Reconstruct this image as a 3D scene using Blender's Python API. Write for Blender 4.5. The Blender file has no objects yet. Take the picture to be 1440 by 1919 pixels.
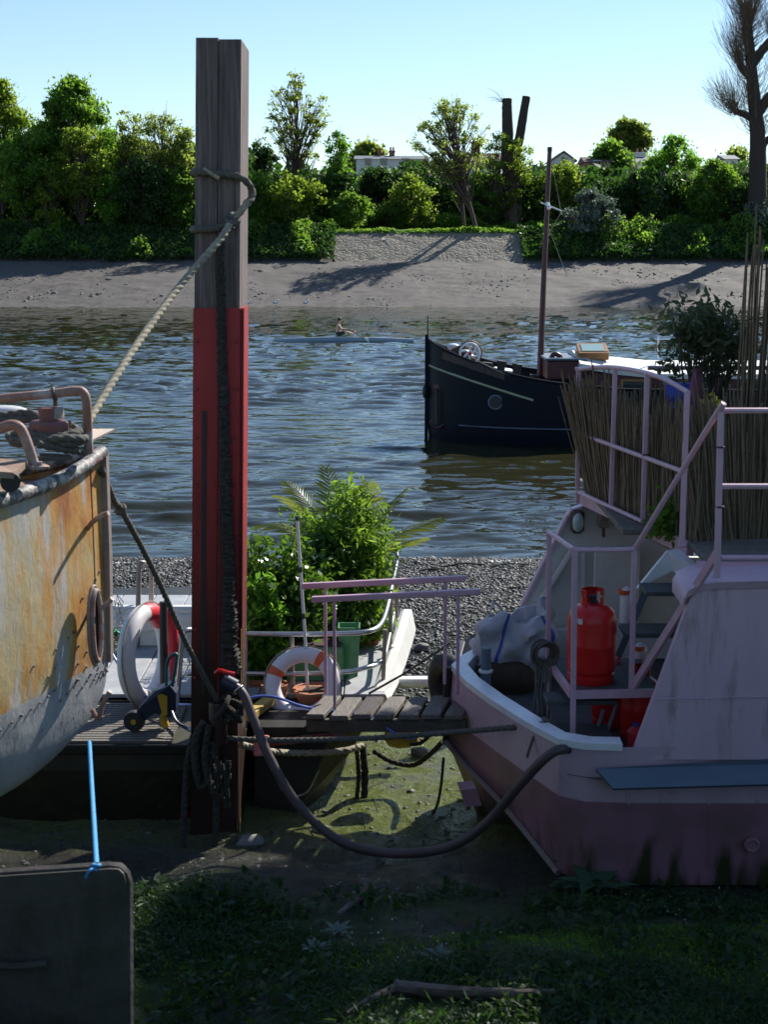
import bpy, math, random
import numpy as np
from mathutils import Vector, Matrix
random.seed(7); RNG = np.random.default_rng(7)
scene = bpy.context.scene
COL = scene.collection
# ------------------------------------------------------------------ camera, sky, sun, exposure
F = 1919*50/36.0; CAMZ = 4.6; TH = math.atan(480/F); CT, ST = math.cos(TH), math.sin(TH)
cam = bpy.data.cameras.new('camera'); camo = bpy.data.objects.new('camera', cam); COL.objects.link(camo)
cam.sensor_fit = 'VERTICAL'; cam.sensor_height = 36; cam.lens = 50; cam.clip_start = .05; cam.clip_end = 6000
camo.location = (0, 0, CAMZ); camo.rotation_euler = (math.pi/2 - TH, 0, 0)
cam.dof.use_dof = True; cam.dof.focus_distance = 22; cam.dof.aperture_fstop = 6.3
scene.camera = camo
SUN_AZ = math.radians(37); SUN_EL = math.radians(38)          # azimuth measured from +Y towards +X
w = bpy.data.worlds.new('World'); scene.world = w; w.use_nodes = True
nt = w.node_tree; sky = nt.nodes.new('ShaderNodeTexSky'); sky.sky_type = 'NISHITA'; sky.sun_disc = False
sky.sun_elevation = SUN_EL; sky.sun_rotation = SUN_AZ; sky.air_density = 1.0; sky.dust_density = 0; sky.ozone_density = 3.0
bg = nt.nodes['Background']; bg.inputs[1].default_value = .098; nt.links.new(sky.outputs[0], bg.inputs[0])
sl = bpy.data.lights.new('sun', 'SUN'); sl.energy = 5.0; sl.angle = math.radians(.53); sl.color = (1, .95, .86)
so = bpy.data.objects.new('sun', sl); COL.objects.link(so)
SD = Vector((math.sin(SUN_AZ)*math.cos(SUN_EL), math.cos(SUN_AZ)*math.cos(SUN_EL), math.sin(SUN_EL)))
so.rotation_euler = SD.to_track_quat('Z', 'Y').to_euler(); so.location = (20, 20, 30)
scene.view_settings.view_transform = 'Standard'; scene.view_settings.look = 'None'
scene.view_settings.exposure = .58; scene.view_settings.gamma = 1
scene.render.engine = 'CYCLES'
cy = scene.cycles; cy.max_bounces = 6; cy.diffuse_bounces = 3; cy.glossy_bounces = 3; cy.transmission_bounces = 4; cy.caustics_reflective = False; cy.caustics_refractive = False

# ------------------------------------------------------------------ helpers
def ray(px, py):
    u = (960-py)/F
    return ((px-720)/F, CT+u*ST, -ST+u*CT)
def P(px, py, Y):
    d = ray(px, py); t = Y/d[1]
    return (d[0]*t, Y, CAMZ+d[2]*t)
def Pz(px, py, z):
    d = ray(px, py); t = (z-CAMZ)/d[2]
    return (d[0]*t, d[1]*t, z)
def mpp(Y): return Y/F          # metres per photo pixel, roughly

def node(nt, t, **k):
    n = nt.nodes.new(t)
    for a, b in k.items():
        if a in n.inputs.keys(): n.inputs[a].default_value = b
        else: setattr(n, a, b)
    return n
def rgba(c): return (c[0], c[1], c[2], 1)
MATS = {}
def mat(name, c1, c2=None, scale=6, rough=.6, metal=0, bump=0, bscale=None, stretch=(1,1,1), detail=5, lo=.35, hi=.65, c3=None, s3=2, lo3=.55, hi3=.7, spec=.5, coord='Object', rough2=None):
    """principled with up to three noise-mixed paint/dirt colours and a bump"""
    m = bpy.data.materials.new(name); m.use_nodes = True; t = m.node_tree; b = t.nodes['Principled BSDF']
    b.inputs['Roughness'].default_value = rough; b.inputs['Metallic'].default_value = metal
    b.inputs['Specular IOR Level'].default_value = spec
    tc = node(t, 'ShaderNodeTexCoord'); mp = node(t, 'ShaderNodeMapping'); mp.inputs['Scale'].default_value = stretch
    t.links.new(tc.outputs[coord], mp.inputs[0]); vec = mp.outputs[0]
    col = None
    if c2 is not None:
        n = node(t, 'ShaderNodeTexNoise', Scale=scale, Detail=detail, Roughness=.65); t.links.new(vec, n.inputs['Vector'])
        r = node(t, 'ShaderNodeValToRGB'); r.color_ramp.elements[0].position = lo; r.color_ramp.elements[1].position = hi
        r.color_ramp.elements[0].color = rgba(c1); r.color_ramp.elements[1].color = rgba(c2)
        t.links.new(n.outputs[0], r.inputs[0]); col = r.outputs[0]
        if rough2 is not None:
            mr = node(t, 'ShaderNodeMapRange'); mr.inputs[1].default_value = lo; mr.inputs[2].default_value = hi; mr.inputs[3].default_value = rough; mr.inputs[4].default_value = rough2
            t.links.new(n.outputs[0], mr.inputs[0]); t.links.new(mr.outputs[0], b.inputs['Roughness'])
    else:
        b.inputs['Base Color'].default_value = rgba(c1)
    if c3 is not None:
        n3 = node(t, 'ShaderNodeTexNoise', Scale=s3, Detail=6, Roughness=.7); t.links.new(vec, n3.inputs['Vector'])
        mr = node(t, 'ShaderNodeMapRange'); mr.inputs[1].default_value = lo3; mr.inputs[2].default_value = hi3
        t.links.new(n3.outputs[0], mr.inputs[0])
        mx = node(t, 'ShaderNodeMix', data_type='RGBA'); t.links.new(mr.outputs[0], mx.inputs[0])
        if col: t.links.new(col, mx.inputs[6])
        else: mx.inputs[6].default_value = rgba(c1)
        mx.inputs[7].default_value = rgba(c3); col = mx.outputs[2]
    if col: t.links.new(col, b.inputs['Base Color'])
    if bump:
        nb = node(t, 'ShaderNodeTexNoise', Scale=bscale or scale*4, Detail=4); t.links.new(vec, nb.inputs['Vector'])
        bp = node(t, 'ShaderNodeBump', Strength=bump, Distance=.02); t.links.new(nb.outputs[0], bp.inputs['Height']); t.links.new(bp.outputs[0], b.inputs['Normal'])
    MATS[name] = m; return m
def leafmat(name, c, c2, trans, tw=.45, rough=.55):
    m = bpy.data.materials.new(name); m.use_nodes = True; t = m.node_tree; b = t.nodes['Principled BSDF']; out = t.nodes['Material Output']
    g = node(t, 'ShaderNodeNewGeometry'); r = node(t, 'ShaderNodeValToRGB'); r.color_ramp.elements[0].color = rgba(c); r.color_ramp.elements[1].color = rgba(c2)
    t.links.new(g.outputs['Random Per Island'], r.inputs[0]); t.links.new(r.outputs[0], b.inputs['Base Color']); b.inputs['Roughness'].default_value = rough
    b.inputs['Specular IOR Level'].default_value = .35
    tr = node(t, 'ShaderNodeBsdfTranslucent'); mx = node(t, 'ShaderNodeMix', data_type='RGBA'); mx.inputs[0].default_value = .35
    mx.inputs[6].default_value = rgba(trans); t.links.new(r.outputs[0], mx.inputs[7]); t.links.new(mx.outputs[2], tr.inputs[0])
    ms = node(t, 'ShaderNodeMixShader'); ms.inputs[0].default_value = tw
    t.links.new(b.outputs[0], ms.inputs[1]); t.links.new(tr.outputs[0], ms.inputs[2]); t.links.new(ms.outputs[0], out.inputs[0])
    MATS[name] = m; return m

def tag(o, label=None, cat=None, group=None, kind=None):
    if label: o['label'] = label
    if cat: o['category'] = cat
    if group: o['group'] = group
    if kind: o['kind'] = kind
    return o
def thing(name, label, cat, loc=(0,0,0), group=None):
    o = bpy.data.objects.new(name, None); COL.objects.link(o); o.location = loc; o.empty_display_size = .1
    return tag(o, label, cat, group)
def wloc(o):
    v = Vector((0,0,0))
    while o is not None: v += o.location; o = o.parent
    return v
def catmull(pts, n=8):
    pts = [Vector(p) for p in pts]
    if len(pts) < 3:
        return [pts[0].lerp(pts[-1], i/n) for i in range(n+1)]
    q = [pts[0]*2-pts[1]] + pts + [pts[-1]*2-pts[-2]]; out = []
    for i in range(1, len(q)-2):
        a, b, c, d = q[i-1], q[i], q[i+1], q[i+2]
        for k in range(n):
            t = k/n
            out.append(.5*((2*b)+(c-a)*t+(2*a-5*b+4*c-d)*t*t+(3*b-a-3*c+d)*t**3))
    out.append(pts[-1]); return out
def resample(pts, step):
    pts = [Vector(p) for p in pts]; L = [0]
    for a, b in zip(pts, pts[1:]): L.append(L[-1]+(b-a).length)
    n = max(2, int(L[-1]/step)); out = []; j = 0
    for i in range(n+1):
        s = L[-1]*i/n
        while j < len(L)-2 and L[j+1] < s: j += 1
        f = (s-L[j])/max(1e-9, L[j+1]-L[j]); out.append(pts[j].lerp(pts[j+1], min(1, max(0, f))))
    return out
class MB:
    def __init__(s): s.v = []; s.f = []; s.mi = []; s.cur = 0
    def add(s, vs, fs):
        n = len(s.v); s.v += [tuple(v) for v in vs]; s.f += [tuple(i+n for i in f) for f in fs]; s.mi += [s.cur]*len(fs); return s
    def box(s, c, size, rz=0, bev=0, M=None):
        x, y, z = [d/2 for d in size]; R = M or Matrix.Rotation(rz, 3, 'Z'); c = Vector(c)
        if bev:
            b = min(bev, x*.9, y*.9, z*.9); vs = []
            # chamfered box: 24 verts
            for sx in (-1,1):
                for sy in (-1,1):
                    for sz in (-1,1):
                        vs += [(sx*x, sy*(y-b), sz*(z-b)), (sx*(x-b), sy*y, sz*(z-b)), (sx*(x-b), sy*(y-b), sz*z)]
            I = lambda sx,sy,sz,k: ((sx>0)*4+(sy>0)*2+(sz>0))*3+k
            fs = []
            S = (-1,1)
            for a in S:
                fs.append([I(a,-1,-1,0),I(a,1,-1,0),I(a,1,1,0),I(a,-1,1,0)][::a])
                fs.append([I(-1,a,-1,1),I(-1,a,1,1),I(1,a,1,1),I(1,a,-1,1)][::a])
                fs.append([I(-1,-1,a,2),I(1,-1,a,2),I(1,1,a,2),I(-1,1,a,2)][::a])
                for c2 in S:
                    fs.append([I(a,c2,-1,0),I(a,c2,1,0),I(a,c2,1,1),I(a,c2,-1,1)][::-a*c2])
                    fs.append([I(a,-1,c2,0),I(a,1,c2,0),I(a,1,c2,2),I(a,-1,c2,2)][::a*c2])
                    fs.append([I(-1,a,c2,1),I(1,a,c2,1),I(1,a,c2,2),I(-1,a,c2,2)][::-a*c2])
                    for d in S:
                        fs.append([I(a,c2,d,0),I(a,c2,d,1),I(a,c2,d,2)][::a*c2*d])
        else:
            vs = [(sx*x, sy*y, sz*z) for sx in (-1,1) for sy in (-1,1) for sz in (-1,1)]
            fs = [(0,1,3,2),(4,6,7,5),(0,4,5,1),(2,3,7,6),(0,2,6,4),(1,5,7,3)]
        return s.add([c+R@Vector(v) for v in vs], fs)
    def bar(s, a, b, wx, wz, bev=0):
        """rectangular bar from a to b, wx wide sideways, wz deep"""
        a, b = Vector(a), Vector(b); d = (b-a); L = d.length; d.normalize()
        up = Vector((0,0,1)) if abs(d.z) < .95 else Vector((0,1,0))
        sd = d.cross(up).normalized(); u2 = sd.cross(d)
        M = Matrix((sd, d, u2)).transposed()
        return s.box((a+b)/2, (wx, L, wz), M=M, bev=bev)
    def tube(s, pts, r, n=8, cap=True, strands=0, twist=0, noise=0, flat=None):
        pts = [Vector(p) for p in pts]; m = len(pts)
        rr = r if callable(r) else (lambda t: r)
        T = [(pts[min(i+1, m-1)]-pts[max(i-1, 0)]).normalized() for i in range(m)]
        up = Vector((0,0,1)) if abs(T[0].z) < .9 else Vector((1,0,0))
        N = (up-T[0]*up.dot(T[0])).normalized(); vs = []; L = 0
        for i in range(m):
            if i: L += (pts[i]-pts[i-1]).length
            N = (N-T[i]*N.dot(T[i])).normalized(); B = T[i].cross(N)
            for k in range(n):
                a = 2*math.pi*k/n; q = rr(i/(m-1))
                if strands: q *= 1+.16*abs(math.cos(strands*.5*(a-twist*L)))*2-.16
                if noise: q *= 1+random.uniform(-noise, noise)
                vs.append(pts[i]+(N*math.cos(a)+B*math.sin(a)*(flat or 1))*q)
        fs = [(i*n+k, i*n+(k+1)%n, (i+1)*n+(k+1)%n, (i+1)*n+k) for i in range(m-1) for k in range(n)]
        if cap: fs += [tuple(range(n-1, -1, -1)), tuple((m-1)*n+k for k in range(n))]
        return s.add(vs, fs)
    def rope(s, pts, r, step=None, n=15):
        return s.tube(resample(pts, step or r*.42), r, n=n, strands=3, twist=1/(r*1.25))
    def lathe(s, c, prof, n=24, axis=None, sx=1):
        """prof: list of (radius, height) turned round axis through c"""
        c = Vector(c); ax = Vector(axis or (0,0,1)).normalized()
        q = Vector((0,0,1)).rotation_difference(ax); vs = []; m = len(prof)
        for (r, h) in prof:
            for k in range(n):
                a = 2*math.pi*k/n; vs.append(c+q@Vector((r*math.cos(a)*sx, r*math.sin(a), h)))
        fs = [(i*n+k, i*n+(k+1)%n, (i+1)*n+(k+1)%n, (i+1)*n+k) for i in range(m-1) for k in range(n)]
        if prof[0][0] > 1e-4: fs.append(tuple(range(n-1, -1, -1)))
        if prof[-1][0] > 1e-4: fs.append(tuple((m-1)*n+k for k in range(n)))
        return s.add(vs, fs)
    def torus(s, c, R, r, axis=(0,0,1), n=32, k=10, a0=0, a1=2*math.pi, sy=1):
        c = Vector(c); q = Vector((0,0,1)).rotation_difference(Vector(axis).normalized()); full = a1-a0 > 6.28
        m = n if full else n+1; vs = []
        for i in range(m):
            a = a0+(a1-a0)*i/n; d = Vector((math.cos(a), math.sin(a), 0))
            for j in range(k):
                b = 2*math.pi*j/k; p = d*(R+r*math.cos(b))+Vector((0,0,r*math.sin(b))); p.y *= sy
                vs.append(c+q@p)
        fs = [(i*k+j, ((i+1)%m)*k+j, ((i+1)%m)*k+(j+1)%k, i*k+(j+1)%k) for i in range(m if full else m-1) for j in range(k)]
        return s.add(vs, fs)
    def prism(s, poly, off):
        """polygon (3D points) extruded by vector off"""
        n = len(poly); a = [Vector(p) for p in poly]; o = Vector(off)
        fs = [tuple(range(n-1, -1, -1)), tuple(n+i for i in range(n))]+[(i, (i+1)%n, n+(i+1)%n, n+i) for i in range(n)]
        return s.add(a+[p+o for p in a], fs)
    def loft(s, rings, close=False, cap=False):
        n = len(rings[0]); m = len(rings); vs = [p for r in rings for p in r]
        kk = n if close else n-1
        fs = [(i*n+k, i*n+(k+1)%n, (i+1)*n+(k+1)%n, (i+1)*n+k) for i in range(m-1) for k in range(kk)]
        if cap: fs += [tuple(range(n-1, -1, -1)), tuple((m-1)*n+k for k in range(n))]
        return s.add(vs, fs)
    def blob(s, c, rad, n=10, m=7, noise=.12, seed=0):
        rn = random.Random(seed); c = Vector(c); vs = [c+Vector((0,0,-rad[2]))]
        for i in range(1, m):
            t = math.pi*i/m-math.pi/2
            for k in range(n):
                a = 2*math.pi*k/n; q = 1+rn.uniform(-noise, noise)
                vs.append(c+Vector((rad[0]*math.cos(t)*math.cos(a)*q, rad[1]*math.cos(t)*math.sin(a)*q, rad[2]*math.sin(t)*q)))
        vs.append(c+Vector((0,0,rad[2])))
        fs = [(0, 1+(k+1)%n, 1+k) for k in range(n)]
        fs += [(1+i*n+k, 1+i*n+(k+1)%n, 1+(i+1)*n+(k+1)%n, 1+(i+1)*n+k) for i in range(m-2) for k in range(n)]
        L = len(vs)-1; b0 = 1+(m-2)*n
        fs += [(b0+k, b0+(k+1)%n, L) for k in range(n)]
        return s.add(vs, fs)
    def build(s, name, m, parent=None, smooth=True, label=None, auto=40):
        off = wloc(parent) if parent else Vector((0,0,0))
        me = bpy.data.meshes.new(name)
        me.from_pydata([(v[0]-off.x, v[1]-off.y, v[2]-off.z) for v in s.v], [], s.f)
        ms = m if isinstance(m, (list, tuple)) else [m]
        for q in ms: me.materials.append(MATS[q] if isinstance(q, str) else q)
        if len(ms) > 1: me.polygons.foreach_set('material_index', s.mi)
        me.validate()
        import bmesh
        bm = bmesh.new(); bm.from_mesh(me); bmesh.ops.recalc_face_normals(bm, faces=bm.faces); bm.to_mesh(me); bm.free()
        if smooth:
            me.polygons.foreach_set('use_smooth', [True]*len(me.polygons)); me.set_sharp_from_angle(angle=math.radians(auto))
        o = bpy.data.objects.new(name, me); COL.objects.link(o)
        if parent: o.parent = parent
        if label: o['label'] = label
        return o
def grid_mesh(name, X, Y, Z, m, smooth=True):
    """X,Y,Z 2D arrays"""
    h, wd = X.shape; V = np.stack([X, Y, Z], -1).reshape(-1, 3).astype(np.float32)
    i = np.arange(h-1)[:, None]*wd+np.arange(wd-1)[None, :]
    Q = np.stack([i, i+1, i+wd+1, i+wd], -1).reshape(-1, 4)
    return raw_mesh(name, V, Q, m, smooth)
def raw_mesh(name, V, Q, m, smooth=False, parent=None):
    me = bpy.data.meshes.new(name); k = Q.shape[1]
    me.vertices.add(len(V)); me.vertices.foreach_set('co', np.ascontiguousarray(V, dtype=np.float32).ravel())
    me.loops.add(Q.size); me.loops.foreach_set('vertex_index', np.ascontiguousarray(Q, dtype=np.int32).ravel())
    me.polygons.add(len(Q)); me.polygons.foreach_set('loop_start', np.arange(len(Q), dtype=np.int32)*k)
    me.polygons.foreach_set('loop_total', np.full(len(Q), k, dtype=np.int32))
    if smooth: me.polygons.foreach_set('use_smooth', np.ones(len(Q), dtype=bool))
    me.materials.append(MATS[m] if isinstance(m, str) else m); me.update(calc_edges=True)
    o = bpy.data.objects.new(name, me); COL.objects.link(o)
    if parent: o.parent = parent
    return o
def vnoise(x, y, seed=0, octs=4, f=1.0):
    """cheap smooth value noise on arrays"""
    r = np.random.default_rng(seed); tot = np.zeros_like(x, dtype=float); amp = 1; s = 0
    for o in range(octs):
        g = r.random((64, 64)); xx = (x*f) % 64; yy = (y*f) % 64
        x0 = np.floor(xx).astype(int); y0 = np.floor(yy).astype(int); fx = xx-x0; fy = yy-y0
        fx = fx*fx*(3-2*fx); fy = fy*fy*(3-2*fy); x1 = (x0+1) % 64; y1 = (y0+1) % 64; x0 %= 64; y0 %= 64
        tot += amp*(g[x0, y0]*(1-fx)*(1-fy)+g[x1, y0]*fx*(1-fy)+g[x0, y1]*(1-fx)*fy+g[x1, y1]*fx*fy); s += amp
        amp *= .5; f *= 2.03
    return tot/s
def leaves_mesh(name, C, size, m, parent=None, upbias=.4, aspect=1.6, rng=None, D=None):
    """one rhombic, slightly folded leaf per centre in C (n,3); D = optional long-axis directions"""
    rng = rng or RNG; n = len(C)
    a = rng.normal(size=(n, 3)) if D is None else D+rng.normal(size=(n, 3))*.25
    a /= np.linalg.norm(a, axis=1, keepdims=True)
    nn = rng.normal(size=(n, 3)); nn[:, 2] += upbias*2; b = np.cross(nn, a); b /= np.linalg.norm(b, axis=1, keepdims=True)+1e-9
    c = np.cross(a, b); s = size*rng.uniform(.6, 1.35, (n, 1))
    h = s*.5*aspect; q = s*.5
    V = np.stack([C-a*h, C+b*q+c*q*.25, C+a*h, C-b*q+c*q*.25], 1).reshape(-1, 3)
    Q = np.arange(4*n).reshape(n, 4)
    off = np.array(wloc(parent)) if parent else 0
    return raw_mesh(name, V-off, Q, m, False, parent)
# ------------------------------------------------------------------ materials
mat('pink_paint', (.66,.47,.56), (.58,.40,.48), scale=2, rough=.4, bump=.35, bscale=2.2, stretch=(1,1,.16), c3=(.30,.19,.18), s3=6, lo3=.56, hi3=.72)
mat('rail_pink', (.55,.34,.42), (.62,.41,.49), scale=9, rough=.4, c3=(.28,.15,.15), s3=22, lo3=.66, hi3=.74)
mat('white_paint', (.78,.77,.76), (.66,.65,.62), scale=4, rough=.45, c3=(.45,.38,.30), s3=7, lo3=.64, hi3=.8)
mat('cap_white', (.80,.80,.82), (.70,.70,.72), scale=8, rough=.3, c3=(.42,.38,.36), s3=14, lo3=.66, hi3=.8)
mat('deck_grey', (.40,.41,.43), (.30,.31,.33), scale=5, rough=.6, bump=.1)
mat('dark_tread', (.055,.06,.065), (.09,.095,.095), scale=14, rough=.7, bump=.2)
mat('slate_fender', (.09,.13,.18), (.13,.17,.22), scale=5, rough=.55, bump=.1, stretch=(.3,1,1))
mat('timber_grey', (.20,.155,.15), (.085,.065,.065), scale=5, rough=.85, bump=.5, bscale=16, stretch=(7,7,.28), c3=(.31,.26,.24), s3=3.2, lo3=.5, hi3=.72)
mat('timber_dark', (.075,.06,.05), (.13,.11,.09), scale=6, rough=.8, bump=.4, bscale=20, stretch=(1,6,6))
mat('deck_board', (.20,.18,.155), (.11,.095,.08), scale=5, rough=.75, bump=.35, bscale=25, stretch=(8,1,8), c3=(.30,.28,.25), s3=5)
mat('plank_red', (.30,.07,.05), (.20,.05,.04), scale=7, rough=.6, c3=(.20,.17,.15), s3=5, lo3=.52, hi3=.6, bump=.2)
mat('red_paint', (.42,.024,.03), (.33,.018,.024), scale=3, rough=.45, stretch=(2,2,.4), c3=(.10,.012,.012), s3=3.2, lo3=.58, hi3=.72, bump=.05)
mat('red_gas', (.62,.015,.012), (.54,.012,.012), scale=5, rough=.33, c3=(.30,.03,.02), s3=16, lo3=.66, hi3=.78)
mat('red_dull', (.35,.05,.045), (.22,.04,.035), scale=8, rough=.6, bump=.15)
mat('salmon', (.75,.26,.22), (.66,.2,.17), scale=8, rough=.6)
mat('rope_light', (.40,.36,.27), (.24,.21,.15), scale=30, rough=.9, c3=(.09,.085,.06), s3=5, lo3=.55, hi3=.72)
mat('rope_dark', (.075,.07,.06), (.14,.13,.11), scale=40, rough=.92, c3=(.24,.22,.18), s3=14, lo3=.62, hi3=.7)
mat('rope_weed', (.022,.02,.016), (.06,.055,.042), scale=30, rough=.9, bump=.8, bscale=80, c3=(.22,.20,.16), s3=45, lo3=.62, hi3=.7)
mat('rope_blue', (.04,.25,.55), (.06,.33,.65), scale=40, rough=.7)
mat('blue_pipe', (.10,.17,.55), (.13,.22,.62), scale=9, rough=.35)
mat('hose_brown', (.09,.06,.06), (.06,.04,.04), scale=8, rough=.5, bump=.1)
mat('steel', (.55,.55,.57), (.45,.45,.46), scale=12, rough=.3, metal=.9, c3=(.30,.22,.16), s3=18, lo3=.66, hi3=.75)
mat('steel_dull', (.32,.27,.25), (.24,.19,.17), scale=14, rough=.5, metal=.3, c3=(.35,.20,.14), s3=10, lo3=.58, hi3=.7)
mat('pipe_rust', (.36,.24,.20), (.27,.13,.09), scale=9, rough=.6, c3=(.45,.40,.38), s3=5, lo3=.5, hi3=.62, bump=.15)
mat('rim_worn', (.07,.07,.075), (.40,.39,.36), scale=16, rough=.55, lo=.46, hi=.60, bump=.3, c3=(.33,.10,.08), s3=3, lo3=.62, hi3=.68)
mat('deck_rust', (.22,.13,.085), (.33,.23,.17), scale=5, rough=.75, bump=.25)
mat('drum_red', (.24,.08,.065), (.14,.09,.09), scale=7, rough=.6, c3=(.36,.15,.11), s3=9)
mat('black_rubber', (.02,.02,.022), (.035,.035,.037), scale=10, rough=.6)
mat('black_hull', (.011,.011,.010), (.022,.02,.013), scale=2.5, rough=.5, c3=(.05,.045,.02), s3=3, bump=.2, bscale=14)
mat('olive_hull', (.032,.03,.012), (.02,.018,.01), scale=2, rough=.6, c3=(.055,.05,.018), s3=5, bump=.25, bscale=10)
mat('ring_white', (.74,.72,.74), (.66,.64,.66), scale=5, rough=.45)
mat('ring_orange', (.72,.13,.04), (.62,.10,.03), scale=8, rough=.5)
mat('ring_red', (.66,.03,.05), None, rough=.45)
mat('yellow_plastic', (.62,.40,.03), (.52,.32,.03), scale=8, rough=.45)
mat('yellow_wood', (.55,.36,.08), (.44,.28,.07), scale=7, rough=.7, bump=.2)
mat('navy_plastic', (.02,.03,.06), None, rough=.4)
mat('teal_plastic', (.03,.12,.13), None, rough=.4)
mat('terracotta', (.42,.17,.09), (.34,.13,.07), scale=7, rough=.8, bump=.15)
mat('planter_green', (.09,.27,.13), (.07,.21,.10), scale=6, rough=.5)
mat('soil', (.045,.03,.02), (.07,.05,.03), scale=15, rough=.95, bump=.5)
mat('concrete_plate', (.10,.09,.085), (.06,.054,.05), scale=5, rough=.75, bump=.25, bscale=30, c3=(.04,.042,.018), s3=2.2, lo3=.48, hi3=.7)
mat('bag_white', (.55,.54,.58), (.40,.40,.44), scale=5, rough=.65, bump=.6, bscale=14)
mat('strap_blue', (.05,.07,.35), None, rough=.6)
mat('reed', (.25,.19,.115), (.13,.095,.06), scale=9, rough=.75, stretch=(6,6,1), c3=(.30,.24,.15), s3=12, lo3=.58, hi3=.7)
mat('bark', (.11,.085,.065), (.06,.045,.035), scale=3, rough=.9, bump=.8, bscale=9, stretch=(3,3,.5))
mat('bark_dark', (.055,.042,.035), (.035,.028,.024), scale=3, rough=.9, bump=.8, bscale=9, stretch=(3,3,.5))
mat('cut_wood', (.40,.33,.24), (.30,.24,.17), scale=3, rough=.85)
mat('driftwood', (.17,.13,.11), (.10,.075,.06), scale=6, rough=.85, bump=.5, stretch=(.6,4,4))
mat('stone', (.20,.19,.175), (.11,.105,.10), scale=9, rough=.8, bump=.3)
mat('pebble', (.085,.082,.08), (.045,.044,.042), scale=3.1, rough=.6, c3=(.20,.19,.175), s3=7, lo3=.62, hi3=.68)
mat('navy_hull', (.004,.007,.015), (.005,.009,.019), scale=3, rough=.5, spec=.2, c3=(.012,.013,.016), s3=6, lo3=.6, hi3=.75, bump=.05, bscale=3)
mat('stripe_pale', (.38,.40,.26), None, rough=.5)
mat('name_board', (.075,.045,.04), (.035,.028,.03), scale=11, rough=.6, stretch=(1.6,1,.6), lo=.45, hi=.55)
mat('maroon', (.09,.02,.028), (.065,.016,.022), scale=5, rough=.4)
mat('plum', (.22,.05,.11), None, rough=.5)
mat('roof_white', (.75,.76,.74), (.68,.69,.67), scale=2, rough=.5)
mat('varnish', (.42,.20,.07), (.33,.15,.05), scale=7, rough=.4, stretch=(1,5,5))
mat('glass_pale', (.35,.5,.48), None, rough=.08, spec=.8)
mat('glass_dark', (.03,.045,.05), None, rough=.06, spec=.8)
mat('brass', (.55,.42,.2), None, rough=.35, metal=.8)
mat('brown_metal', (.10,.06,.045), (.07,.04,.03), scale=9, rough=.6)
mat('skin', (.62,.40,.30), None, rough=.55)
mat('hair_dark', (.02,.015,.012), None, rough=.6)
mat('shorts_dark', (.03,.035,.03), None, rough=.8)
mat('shirt_white', (.7,.68,.65), None, rough=.8)
mat('blue_boat', (.36,.52,.74), (.44,.60,.80), scale=2, rough=.25)
mat('boat_white', (.80,.82,.84), None, rough=.3)
mat('feather_white', (.80,.80,.80), None, rough=.7)
mat('feather_grey', (.35,.36,.38), None, rough=.7)
mat('wall_white', (.72,.71,.69), (.66,.65,.63), scale=2, rough=.8)
mat('roof_brown', (.15,.09,.07), (.11,.07,.06), scale=3, rough=.85, bump=.3)
mat('roof_slate', (.16,.17,.20), (.12,.13,.15), scale=3, rough=.7, bump=.3)
mat('brick', (.25,.12,.085), (.19,.09,.07), scale=4, rough=.85, bump=.3)
mat('purple_flower', (.30,.05,.35), None, rough=.6)
mat('yellow_flower', (.75,.62,.04), None, rough=.6)
mat('white_flower', (.75,.75,.72), None, rough=.6)
mat('net_green', (.10,.50,.33), None, rough=.5)
mat('clear_wire', (.6,.62,.65), None, rough=.3, metal=.6)
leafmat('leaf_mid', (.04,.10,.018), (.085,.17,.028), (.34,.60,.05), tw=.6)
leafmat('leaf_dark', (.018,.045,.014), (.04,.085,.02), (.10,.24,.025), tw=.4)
leafmat('leaf_yellow', (.075,.135,.018), (.14,.20,.03), (.44,.62,.05), tw=.58)
leafmat('leaf_bright', (.05,.14,.018), (.10,.22,.03), (.36,.70,.05), tw=.58)
leafmat('leaf_olive', (.06,.10,.025), (.12,.16,.045), (.52,.66,.10), tw=.62)
leafmat('leaf_grey', (.10,.14,.12), (.17,.22,.18), (.16,.24,.14), tw=.3)
leafmat('leaf_glossy', (.025,.07,.014), (.06,.13,.022), (.26,.48,.03), tw=.35, rough=.28)
leafmat('leaf_feather', (.07,.15,.02), (.12,.22,.035), (.36,.58,.05), tw=.5)
leafmat('leaf_palm', (.07,.11,.02), (.13,.16,.04), (.34,.40,.06), tw=.35, rough=.4)
leafmat('leaf_weed', (.012,.035,.010), (.035,.075,.02), (.10,.22,.03), tw=.35)
leafmat('leaf_dock', (.05,.11,.06), (.07,.14,.08), (.10,.20,.06), tw=.25, rough=.4)
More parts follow.
